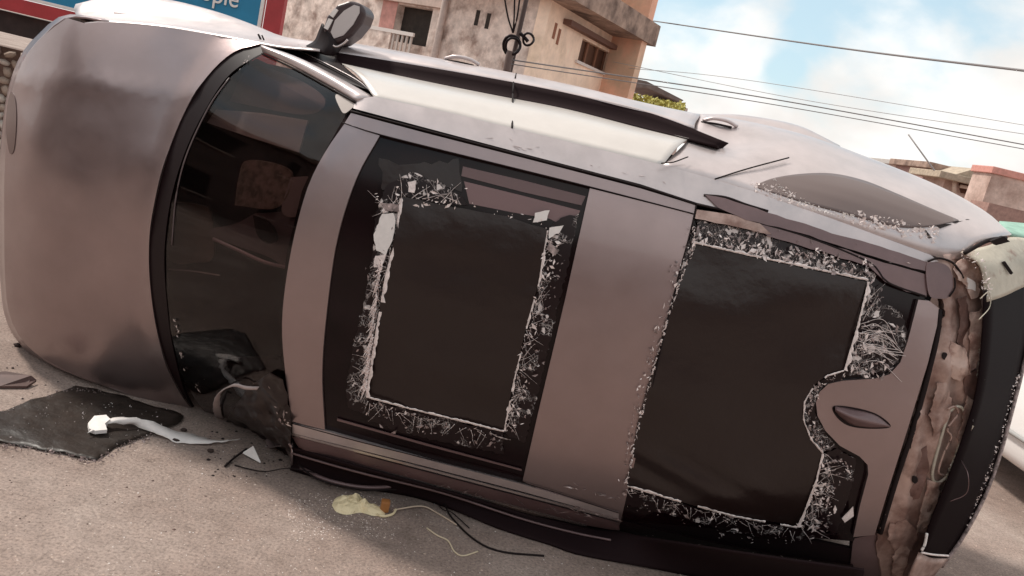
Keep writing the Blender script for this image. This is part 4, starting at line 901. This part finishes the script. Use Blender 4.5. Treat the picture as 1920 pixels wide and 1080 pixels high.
bc = tube('black_tube', [G(548, 862, .04), G(570, 880, .03), G(620, 902, .03), G(690, 914, .03), G(770, 908, .05)], .010, TRIM, None, n=8)
tag(bc, 'thicker dark brown trim tube curving under the roof edge', 'trim')

# ---------------------------------------------------------------- left: billboard and rubble wall
SB = 9.0
bb = thing('billboard', 'blue sign board with white lettering and a red border above the rubble wall', 'sign', (-5.6, SB, 0))
BLUE = mat('blue_board', (.018, .20, .36), .45, var=.12, vs_=3); RED = mat('red_frame', (.38, .035, .04), .5, var=.2, vs_=4)
sz0 = aty(100, 6, SB).z; xr = aty(487, 20, SB).x; xl = -9.5
def bx(name, x0, x1, z0, z1, m, par, y0=SB, d=.05): return box(name, ((x0 + x1) / 2, y0 + d / 2, (z0 + z1) / 2), (x1 - x0, d, z1 - z0), m, par)
bx('board', xl, xr, sz0, 3.6, BLUE, bb)
bx('white_border', xl, xr, sz0 - .035, sz0 - .001, WHITE, bb, SB - .01)
bx('white_border', xr + .001, xr + .04, sz0 - .035, 3.6, WHITE, bb, SB - .01)
bx('lower_frame', xl, xr + .25, sz0 - .19, sz0 - .04, RED, bb, SB - .03, .1)
bx('side_frame', xr + .07, xr + .26, sz0 - .039, 3.6, RED, bb, SB - .03, .1)
bx('post', xr + .08, xr + .2, 0, sz0 - .27, RED, bb, SB + .02, .12)
bx('post', xl, xl + .12, 0, sz0 - .27, RED, bb, SB + .02, .12)
fc = bpy.data.curves.new('lettering', 'FONT'); fc.body = 'ople'; fc.size = .62; fc.extrude = .006; fc.materials.append(WHITE)
fo_ = bpy.data.objects.new('lettering', fc); COL.objects.link(fo_)
lp = aty(374, -2, SB - .012); fo_.rotation_euler = (math.pi / 2, 0, 0); fo_.location = lp; fo_.scale = (.72, .72, 1)
me = bpy.data.meshes.new_from_object(fo_.evaluated_get(bpy.context.evaluated_depsgraph_get()))
lo_ = bpy.data.objects.new('lettering', me); COL.objects.link(lo_); lo_.rotation_euler = (math.pi / 2, 0, 0); lo_.location = lp; lo_.scale = (.40, .44, 1)
bpy.data.objects.remove(fo_); lo_.parent = bb; lo_.matrix_parent_inverse = bb.matrix_world.inverted()
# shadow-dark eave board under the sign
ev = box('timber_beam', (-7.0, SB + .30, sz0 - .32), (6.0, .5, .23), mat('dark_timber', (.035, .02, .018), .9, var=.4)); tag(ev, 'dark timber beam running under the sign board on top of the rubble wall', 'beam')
rw = thing('rubble_wall', 'pale rough stone rubble wall under the sign left of the bonnet', 'wall', (-6.5, SB + .6, 0))
box('mortar', (-7, SB + .85, .66), (6, .3, 1.32), mat('mortar', (.16, .10, .08), .95, var=.4, vs_=8), rw)
STN = [mat('rubble_stone', c_, .9, var=.3, vs_=7, bump=.4, bs=20) for c_ in ((.52, .42, .36), (.44, .34, .28), (.60, .52, .46), (.3, .21, .18))]
rnd = random.Random(5); ms = []
for i in range(6):
    o = lump('stone', (0, 0, 0), (.09, .05, .06), STN[i % 4], rw, i * 2.7, sub=1); ms.append(o.data); bpy.data.objects.remove(o)
for i in range(15):
    for j in range(12):
        me = rnd.choice(ms); o = bpy.data.objects.new('stone', me); COL.objects.link(o); o.parent = rw; o.matrix_parent_inverse = rw.matrix_world.inverted()
        o.location = (-6.9 + i * .15 + rnd.uniform(-.04, .04) + (j % 2) * .07, SB + .70, .06 + j * .108); o.rotation_euler = (rnd.uniform(-.3, .3), rnd.uniform(-.6, .6), 0)
        o.scale = (rnd.uniform(.7, 1.1), 1, rnd.uniform(.7, 1.1))

# ---------------------------------------------------------------- buildings
P0 = aty(1022, 60, 19.0); dl = Vector((-math.cos(math.radians(34)), math.sin(math.radians(34)), 0)); nl = Vector((-dl.y, dl.x, 0))
if nl.y > 0: nl = -nl
dr = Vector((.42, .907, 0)).normalized(); nr_ = Vector((dr.y, -dr.x, 0))
GREYW = mat('stained_grey_plaster', (.74, .60, .53), .9, c2=(.30, .20, .165), c2s=2.2, c2r=(.48, .70), var=.30, vs_=3.5, bump=.5, bs=5, dist=.05)
ORW = mat('faded_orange_plaster', (.95, .72, .57), .85, c2=(.52, .38, .25), c2s=.5, c2r=(.5, .7), var=.16, vs_=2.5)
CON = mat('mossy_concrete', (.36, .25, .20), .9, c2=(.12, .075, .06), c2s=1.6, c2r=(.45, .66), var=.3, vs_=4)
DARKW = mat('dark_opening', (.035, .025, .02), .9, var=.4)
bld = thing('weathered_building', 'weathered two storey corner building with stained grey front and faded orange side wall', 'building', (P0.x, P0.y, 0))
W = 9.5; ZT = 7.3
def L(s, z, o=0): return Vector((P0.x, P0.y, 0)) + dl * s + nl * o + Vector((0, 0, z))
def R_(s, z, o=0): return Vector((P0.x, P0.y, 0)) + dr * s + nr_ * o + Vector((0, 0, z))
def onL(px, py): p = onplane(px, py, P0, nl); q = p - P0; return q.dot(dl), p.z
def onR(px, py): p = onplane(px, py, P0, nr_); q = p - P0; return q.dot(dr), p.z
d0, dz0 = onL(747, 8); d1, dz1 = onL(798, 88)
dA, dB = min(d0, d1), max(d0, d1)
dlo, dhi = min(dz0, dz1), max(dz0, dz1)
def quadL(name, s0, s1, z0, z1, m, o=0, d=.3, par=bld): return prism(name, [L(s0, z0, o), L(s1, z0, o), L(s1, z1, o), L(s0, z1, o)], -nl * d, m, par)
def quadR(name, s0, s1, z0, z1, m, o=0, d=.3, par=bld): return prism(name, [R_(s0, z0, o), R_(s1, z0, o), R_(s1, z1, o), R_(s0, z1, o)], -nr_ * d, m, par)
print('door', dA, dB, dlo, dhi)
quadL('wall', .14, dA, 0, ZT, GREYW); quadL('wall', dB, W, 0, ZT, GREYW); quadL('wall', dA, dB, 0, dlo, GREYW); quadL('wall', dA, dB, dhi, ZT, GREYW)
quadL('doorway', dA, dB, dlo, dhi, DARKW, -.25, .05)
quadL('door_reveal', dB - .001, dB + .55, dlo - .1, dhi + .2, mat('pink_plaster', (.55, .27, .23), .9, var=.2), .02, .01)
quadL('lintel', dA - .4, dB + .9, dhi + .05, dhi + .3, mat('pale_lintel', (.55, .42, .36), .9, var=.2), .12, .13)
zb = onL(720, 58)[1]; 
sA, sB_ = onL(800, 72)[0], onL(705, 58)[0]
brail = quadL('balcony_rail', sA, sB_, zb - .06, zb + .03, mat('pale_rail', (.7, .62, .58), .7), .5, .06)
quadL('balcony_slab', sA, sB_, zb - .98, zb - .86, CON, .5, .5)
for i in range(12):
    s = sA + (sB_ - sA) * (i + .5) / 12
    if i < 5: quadL('baluster', s - .03, s + .03, zb - .86, zb - .061, mat('pale_rail_post', (.5, .42, .38), .7) if i == 0 else bpy.data.materials['pale_rail_post'], .47, .04)
quadL('balcony_panel', sA + (sB_ - sA) * .42, sB_, zb - .86, zb - .061, GREYW, .49, .05)
ps, _ = onL(833, 40); tube('drain_pipe', [L(ps, 0, .1), L(ps, ZT, .1)], .09, mat('drain_pipe', (.50, .40, .36), .8, var=.2), bld, n=10)
for a, b in ((895, 32), (915, 38)):
    s, z = onL(a, b); quadL('vent', s - .06, s + .06, z - .2, z + .16, DARKW, .005, .05)
# orange side
RE, _ = onR(1141, 100); w0_, wz0 = onR(1093, 72); w1_, wz1 = onR(1134, 140); wz1 = onR(1093, 118)[1]
quadR('side_wall', 0, w0_, 0, ZT, ORW); quadR('side_wall', w1_, RE + .4, 0, ZT, ORW); quadR('side_wall', w0_, w1_, 0, wz1, ORW); quadR('side_wall', w0_, w1_, wz0, ZT, ORW)
win = quadR('window', w0_, w1_, wz1, wz0, mat('window_brown_glass', (.10, .05, .035), .3), -.16, .05)
for i in range(4):
    s = w0_ + (w1_ - w0_) * (i + .0) / 3; quadR('window_bar', s - .05, s + .05, wz1, wz0, mat('window_timber', (.22, .10, .06), .7) if i == 0 else bpy.data.materials['window_timber'], -.1, .05, win)
quadR('window_sill', w0_ - .15, w1_ + .05, wz1 - .07, wz1, bpy.data.materials['pale_rail'], .06, .1)
s0, z0 = onR(1057, 36); quadR('window_hood', s0, w1_ + .2, z0 - .1, z0 + .02, mat('dark_ledge', (.16, .08, .06), .8), .22, .22)
for a, b in ((1040, 58), (1047, 69)):
    s, z = onR(a, b); quadR('vent', s - .07, s + .07, z - .18, z + .18, mat('vent_brown', (.3, .12, .07), .8), .005, .05)
# wing that comes forward at the far end, with the roof slab over the loggia
Pe = R_(RE, 0); 
wx = onplane(1208, 60, Pe, nl); wl = (wx - Pe).dot(-dl)
prism('wing_wall', [Pe, Pe - dl * wl, Pe - dl * wl + Vector((0, 0, ZT)), Pe + Vector((0, 0, ZT))], -nl * .3, mat('deep_orange_plaster', (.88, .47, .33), .85, c2=(.62, .42, .30), c2s=.4, c2r=(.5, .66), var=.14, vs_=2), bld)
zr = onplane(1212, 62, Pe - dl * wl, nl).z
zs = onR(1045, 6)[1]
print('wing', wl, zr, zs, RE)
A_, B_ = R_(-.3, zs, .05), R_(RE + .5, zs, .05)
prism('roof_slab', [R_(-.4, zs, -3), R_(-.4, zs, wl * .82), R_(RE + .6, zs, wl * .82 + .3), R_(RE + .6, zs, -3)], (0, 0, .55), CON, bld)
prism('parapet', [L(-.1, ZT + 1.2, .1), L(W, ZT + 1.2, .1), L(W, ZT, .1), L(-.1, ZT, .1)], -nl * .3, CON, bld)
# utility pole bracket with cable coils in front of the building
UPY = 9.5
up = thing('utility_pole', 'slim dark utility pole with coiled cables standing behind the car roof', 'utility pole', (aty(956, 130, UPY).x, UPY, 0))
pb = aty(957, 128, UPY); pt = aty(958, -30, UPY)
tube('pole', [Vector((pb.x, UPY + .06, 0)), Vector((pb.x, UPY + .06, 3.0)), Vector((pb.x, UPY + .06, 6))], .028, mat('pole_metal', (.07, .04, .035), .6), up, n=10)
def ring(px, py, r, rt, y=UPY, tl=0):
    c_ = aty(px, py, y); return tube('cable_coil', [c_ + Vector((r * math.cos(a), -.05 + .05 * math.sin(a * 2), r * 1.1 * math.sin(a))) for a in [i * math.pi / 6 for i in range(12)]], rt, BLACK, up, n=6, closed=True, k=36)
ring(960, 86, .095, .018); ring(962, 88, .082, .016, UPY - .03); ring(991, 75, .06, .014)
tube('cable_clamp', [aty(975, 62, UPY - .05), aty(985, 72, UPY - .05), aty(990, 78, UPY - .05)], .02, BLACK, up)
tube('cable_clamp', [aty(958, 96, UPY - .08), aty(954, 112, UPY - .08), aty(950, 134, UPY - .08)], .045, mat('clamp_brown', (.12, .075, .065), .6), up)
for a, b in ((978, 0), (942, 0), (966, -5)):
    tube('dropper_cable', [aty(a, b - 30, UPY - .1), aty((a + 962) / 2, 30, UPY - .1), aty(962, 62, UPY - .08)], .010, BLACK, up, n=5)
# overhead cables
WIRE = mat('overhead_cable', (.20, .18, .18), .7); WIREP = mat('pale_cable', (.42, .40, .40), .7)
cabs = [((1216, 38, 24), (1560, 88, 15), (1990, 141, 9), .022, WIRE, 'thickest dark overhead cable crossing the blue sky from the building corner'),
        ((958, 112, 9.4), (1450, 186, 12), (1990, 284, 12), .012, WIRE, 'dark overhead cable, upper of the close pair low in the sky'),
        ((958, 120, 9.4), (1450, 196, 12), (1990, 292, 12), .009, WIRE, 'dark overhead cable, lower of the close pair low in the sky'),
        ((1150, 116, 22), (1500, 186, 18), (1990, 262, 16), .010, WIREP, 'faint pale overhead cable just above the dark low pair'),
        ((1180, 128, 22), (1400, 150, 20), (1990, 246, 18), .010, WIREP, 'faintest pale overhead cable, highest of the pale ones')]
for a, b, c_, r, m, lb in cabs:
    o = tube('overhead_cable', [aty(*a), aty(*b), aty(*c_)], r * .7, m, None, n=5, k=24); tag(o, lb, 'cable', 'overhead cables')
o = tube('guy_wire', [aty(1703, 252, 30), aty(1752, 320, 30)], .03, WIREP, None, n=5); tag(o, 'short slanting guy wire above the distant pale shed', 'cable')

# ---------------------------------------------------------------- far things on the right
def hs(name, label, px0, px1, ptop, Y, m, depth=2.2, roof=None, rm=None, ov=.3, cat='building'):
    xa, xb = aty(px0, 350, Y).x, aty(px1, 350, Y).x; zt = aty((px0 + px1) / 2, ptop, Y).z
    t = thing(name, label, cat, ((xa + xb) / 2, Y, 0))
    box('wall', ((xa + xb) / 2, Y + depth / 2, zt / 2), (xb - xa, depth, zt), m, t)
    if roof: box('roof', ((xa + xb) / 2, Y + depth / 2, zt + roof / 2 + .002), (xb - xa + 2 * ov, depth + 2 * ov, roof), rm, t, bev=.03)
    return t, xa, xb, zt
PINKW = mat('pale_pink_wall', (.62, .48, .44), .9, var=.15, vs_=1.5); REDR = mat('red_tin_roof', (.60, .27, .22), .6, var=.2)
TANW = mat('tan_wall', (.62, .46, .40), .9, c2=(.34, .22, .18), c2s=.6, c2r=(.4, .65), var=.2); BRW = mat('brown_wall', (.32, .19, .16), .9, var=.3)
hs('pale_shed', 'small pale pink shed with a brown strip beyond the rear quarter', 1700, 1748, 316, 42, PINKW, 5, .25, mat('grey_flat_roof', (.45, .42, .40), .8))
t, xa, xb, zt = hs('brown_shed', 'narrow brownish block beside the pale pink shed', 1735, 1768, 318, 40, mat('mauve_wall', (.36, .22, .20), .9, var=.2), 4, .3, CON)
t, xa, xb, zt = hs('open_frame_house', 'tan unfinished house with an open dark veranda and timber props', 1768, 1850, 345, 38, TANW, 2, .3, mat('straw_roof', (.42, .34, .26), .9, var=.3), .6)
def at38(a, b, y=37.9): return aty(a, b, y)
prism('veranda_opening', [at38(1798, 343), at38(1838, 337), at38(1834, 366), at38(1802, 362)], (0, .05, 0), mat('veranda_dark', (.10, .04, .025), .9), t)
for a, b, c_, d_ in ((1790, 338, 1788, 372), (1842, 338, 1826, 380), (1800, 349, 1836, 356), (1800, 338, 1845, 333)):
    tube('timber_prop', [aty(a, b, 37.7), aty(c_, d_, 37.7)], .09, mat('timber_prop', (.55, .42, .34), .9) if 'timber_prop' not in bpy.data.materials else bpy.data.materials['timber_prop'], t, n=6)
prism('ridge_roof', PY((1766, 334, 37.6), (1830, 316, 37.6), (1880, 322, 37.6), (1880, 336, 37.6), (1800, 342, 37.6)), (0, 2.5, 0), bpy.data.materials['straw_roof'], t)
hs('red_roof_house', 'tan house with a red tin roof at the far right edge', 1852, 2010, 342, 34, TANW, 1.5, .28, REDR, .1)
hs('brown_lean_to', 'low dark brown lean-to in front of the tan house', 1866, 2010, 400, 28, BRW, 1.2)
hs('grey_tower', 'hazy grey distant block behind the red roofed house', 1836, 1905, 316, 60, mat('hazy_grey_wall', (.62, .64, .62), .9), 2)
t_ = thing('green_awning', 'pale green awning below the brown lean-to at the right edge', 'awning', tuple(aty(1905, 430, 14)))
loft('awning_sheet', [PY((1872, 420, 13), (1920, 424, 13), (1980, 432, 13)), PY((1872, 438, 12.2), (1920, 450, 12.2), (1980, 462, 12.2))], 8, 5, mat('green_awning_sheet', (.26, .42, .34), .7, var=.2), t_, th=.05)
for a in (1880, 1960):
    q = aty(a, 440, 12.6); tube('post', [Vector((q.x, 12.6, 0)), Vector((q.x, 12.6, q.z - .05))], .04, WIRE, t_, n=6)
# dark gable roof and shrub behind the orange building
t, xa, xb, zt = hs('low_dark_roof_house', 'low house with a dark sloping roof just right of the orange building', 1184, 1250, 186, 30, PINKW, 5)
prism('roof', PY((1182, 146, 29.5), (1212, 152, 29.5), (1282, 188, 29.5), (1276, 192, 29.5), (1212, 164, 29.5), (1182, 164, 29.5)), (0, 4, 0), mat('dark_roof_tiles', (.17, .13, .12), .9, var=.3), t)
LEAF = mat('yellow_green_leaves', (.38, .34, .09), .8, var=.5, vs_=1.5)
sb = thing('shrub', 'yellow green shrub below the dark sloping roof beside the orange building', 'shrub', (aty(1235, 190, 26).x, 26, 0))
rnd = random.Random(9); V = []; F = []
for i in range(2600):
    a = rnd.uniform(1184, 1286); top = 176 + (a - 1184) * .20 + rnd.uniform(-3, 3) ; b = rnd.uniform(top, top + 60)
    c_ = aty(a, b, rnd.uniform(25, 27)); s = rnd.uniform(.04, .10); k = len(V)
    n_ = Vector((rnd.uniform(-1, 1), rnd.uniform(-1, 1), rnd.uniform(-1, 1))).normalized(); u_ = n_.orthogonal().normalized(); v_ = n_.cross(u_)
    V += [c_ + u_ * s, c_ + v_ * s * .5, c_ - u_ * s, c_ - v_ * s * .5]; F.append([k, k + 1, k + 2, k + 3])
kind(mesh('foliage', V, F, LEAF, sb), 'stuff')
tube('stem', [(sb.location.x, 26, 0), (sb.location.x, 26, 2.6)], .08, mat('bark', (.08, .05, .035), .9), sb)

# ---------------------------------------------------------------- white car at the right edge
wc = thing('white_car', 'white parked car cut off by the right edge behind the broken tailgate', 'car', (4.9, 6.6, 0))
WP = mat('white_car_paint', (.78, .74, .72), .25, 0, .5, .6)
SX0 = 3.84
secs = []
for y, wd, zb_, zt_ in [(4.25, .62, .36, .72), (4.35, .78, .25, .86), (4.9, .86, .2, .95), (5.6, .88, .2, .98), (6.6, .88, .2, .98), (7.6, .87, .2, .96), (8.5, .80, .24, .86), (8.65, .66, .34, .72)]:
    cx = SX0 + .9
    secs.append([Vector((cx + sx * wd * kx, y, zb_ + (zt_ - zb_) * kz)) for sx, kx, kz in [(-1, .92, 0), (-1, 1, .22), (-1, 1.0, .45), (-1, .97, .7), (-1, .93, .93), (-1, .84, 1), (1, .84, 1), (1, .93, .93), (1, .97, .7), (1, 1, .45), (1, 1, .22), (1, .92, 0)]])
n = 12; V = [p for s in secs for p in s]; F = [[i * n + j, (i + 1) * n + j, (i + 1) * n + (j + 1) % n, i * n + (j + 1) % n] for i in range(len(secs) - 1) for j in range(n)]
F.append(list(range(n))); F.append([(len(secs) - 1) * n + j for j in range(n)][::-1])
b_ = mesh('body', V, F, WP, wc, True); md = b_.modifiers.new('sub', 'SUBSURF'); md.levels = md.render_levels = 2
secs = [[Vector((SX0 + .9 + sx * wd, y, z)) for sx, z in ((-1, z0), (1, z0))] for y, wd, z0 in [(4.75, .74, .93), (5.5, .60, 1.42), (6.9, .60, 1.44), (7.7, .74, .94)]]
V = [p for s in secs for p in s]; 
gh = mesh('cabin', V + [Vector((SX0 + .16, 7.7, .93)), Vector((SX0 + .16, 4.75, .93))], [[0, 1, 3, 2], [2, 3, 5, 4], [4, 5, 7, 6], [0, 2, 4, 6], [1, 7, 5, 3]], mat('car_dark_glass', (.05, .06, .07), .08, 0, .6), wc)
prism('roof', [Vector((SX0 + .28, 5.5, 1.42)), Vector((SX0 + 1.52, 5.5, 1.42)), Vector((SX0 + 1.52, 6.9, 1.44)), Vector((SX0 + .28, 6.9, 1.44))], (0, 0, .04), WP, wc)
for y in (5.45, 6.2, 6.95): tube('door_pillar', [Vector((SX0 + .13, y, .92)), Vector((SX0 + .27, y, 1.44))], .03, WP, wc, n=6)
tube('side_trim', [Vector((SX0 - .0, 4.9, .52)), Vector((SX0 - .005, 6.4, .52)), Vector((SX0 + .02, 8.2, .52))], .018, mat('grey_side_trim', (.35, .34, .33), .5), wc, n=6)
for y in (4.95, 7.75):
    for x in (SX0 + .1, SX0 + 1.68):
        V = []; F = []; prof = [(.18, -.09), (.28, -.1), (.31, -.06), (.31, .06), (.28, .1), (.18, .09)]; m = len(prof)
        for i in range(24):
            a = 2 * math.pi * i / 24
            for r_, h_ in prof: V.append(Vector((x + h_, y + r_ * math.cos(a), .31 + r_ * math.sin(a))))
        for i in range(24):
            for j in range(m - 1): F.append([i * m + j, i * m + j + 1, ((i + 1) % 24) * m + j + 1, ((i + 1) % 24) * m + j])
        whl = mesh('wheel', V, F, RUB, wc, True)
        V = [Vector((x - .07, y, .31))] + [Vector((x - .085, y + .185 * math.cos(a), .31 + .185 * math.sin(a))) for a in [2 * math.pi * i / 20 for i in range(20)]]
        mesh('rim', V, [[0, 1 + i, 1 + (i + 1) % 20] for i in range(20)], RIM, whl)

# ---------------------------------------------------------------- houses on the near side of the street, unseen, sized to shape the reflections in glass and paint
for i, (x0, x1, h_, col, lb) in enumerate([(-16, -7.5, 4.6, (.30, .22, .19), 'unseen low brown plastered house added across the street, leftmost of the reflected row'),
                                           (-7.2, -1.2, 3.6, (.34, .29, .25), 'unseen tall grey brown house added across the street, middle of the reflected row'),
                                           (-.8, 12, 2.9, (.26, .17, .14), 'unseen single storey red brown house added across the street, rightmost of the reflected row')]):
    m = mat('offscreen_plaster', col, .9, var=.3, vs_=1.2); t = thing('offscreen_house', lb, 'building', ((x0 + x1) / 2, -7.5, 0))
    box('wall', ((x0 + x1) / 2, -9.5, h_ / 2), (x1 - x0, 4, h_), m, t)
    box('roof', ((x0 + x1) / 2, -9.4, h_ + .13), (x1 - x0 + .5, 4.6, .25), CON, t)
    n_ = int((x1 - x0) / 2.6)
    for k in range(n_):
        cx = x0 + (x1 - x0) * (k + .5) / n_
        for z in (1.5, 4.2):
            if z + 1 > h_: continue
            wn = box('window', (cx, -7.47, z), (1.0, .05, 1.2), DARKW, t); box('window_sill', (cx, -7.44, z - .65), (1.2, .16, .08), bpy.data.materials['pale_lintel'], wn)

t = thing('offscreen_house', 'unseen dark brown house added beyond the left edge to darken windscreen reflections', 'building', (-17, -3, 0))  # added out of view to block the sky mirrored in the windscreen
m = mat('offscreen_plaster', (.20, .14, .12), .9, var=.3, vs_=1.2)
box('wall', (-17, -3, 2.9), (6, 11, 5.8), m, t); box('roof', (-17, -3, 5.93), (6.8, 11.8, .25), CON, t)
for k in range(4):
    for z in (1.5, 4.6):
        wn = box('window', (-13.98, -7 + k * 2.7, z), (.05, 1.1, 1.3), DARKW, t); box('window_sill', (-13.92, -7 + k * 2.7, z - .7), (.18, 1.3, .09), bpy.data.materials['pale_lintel'], wn)
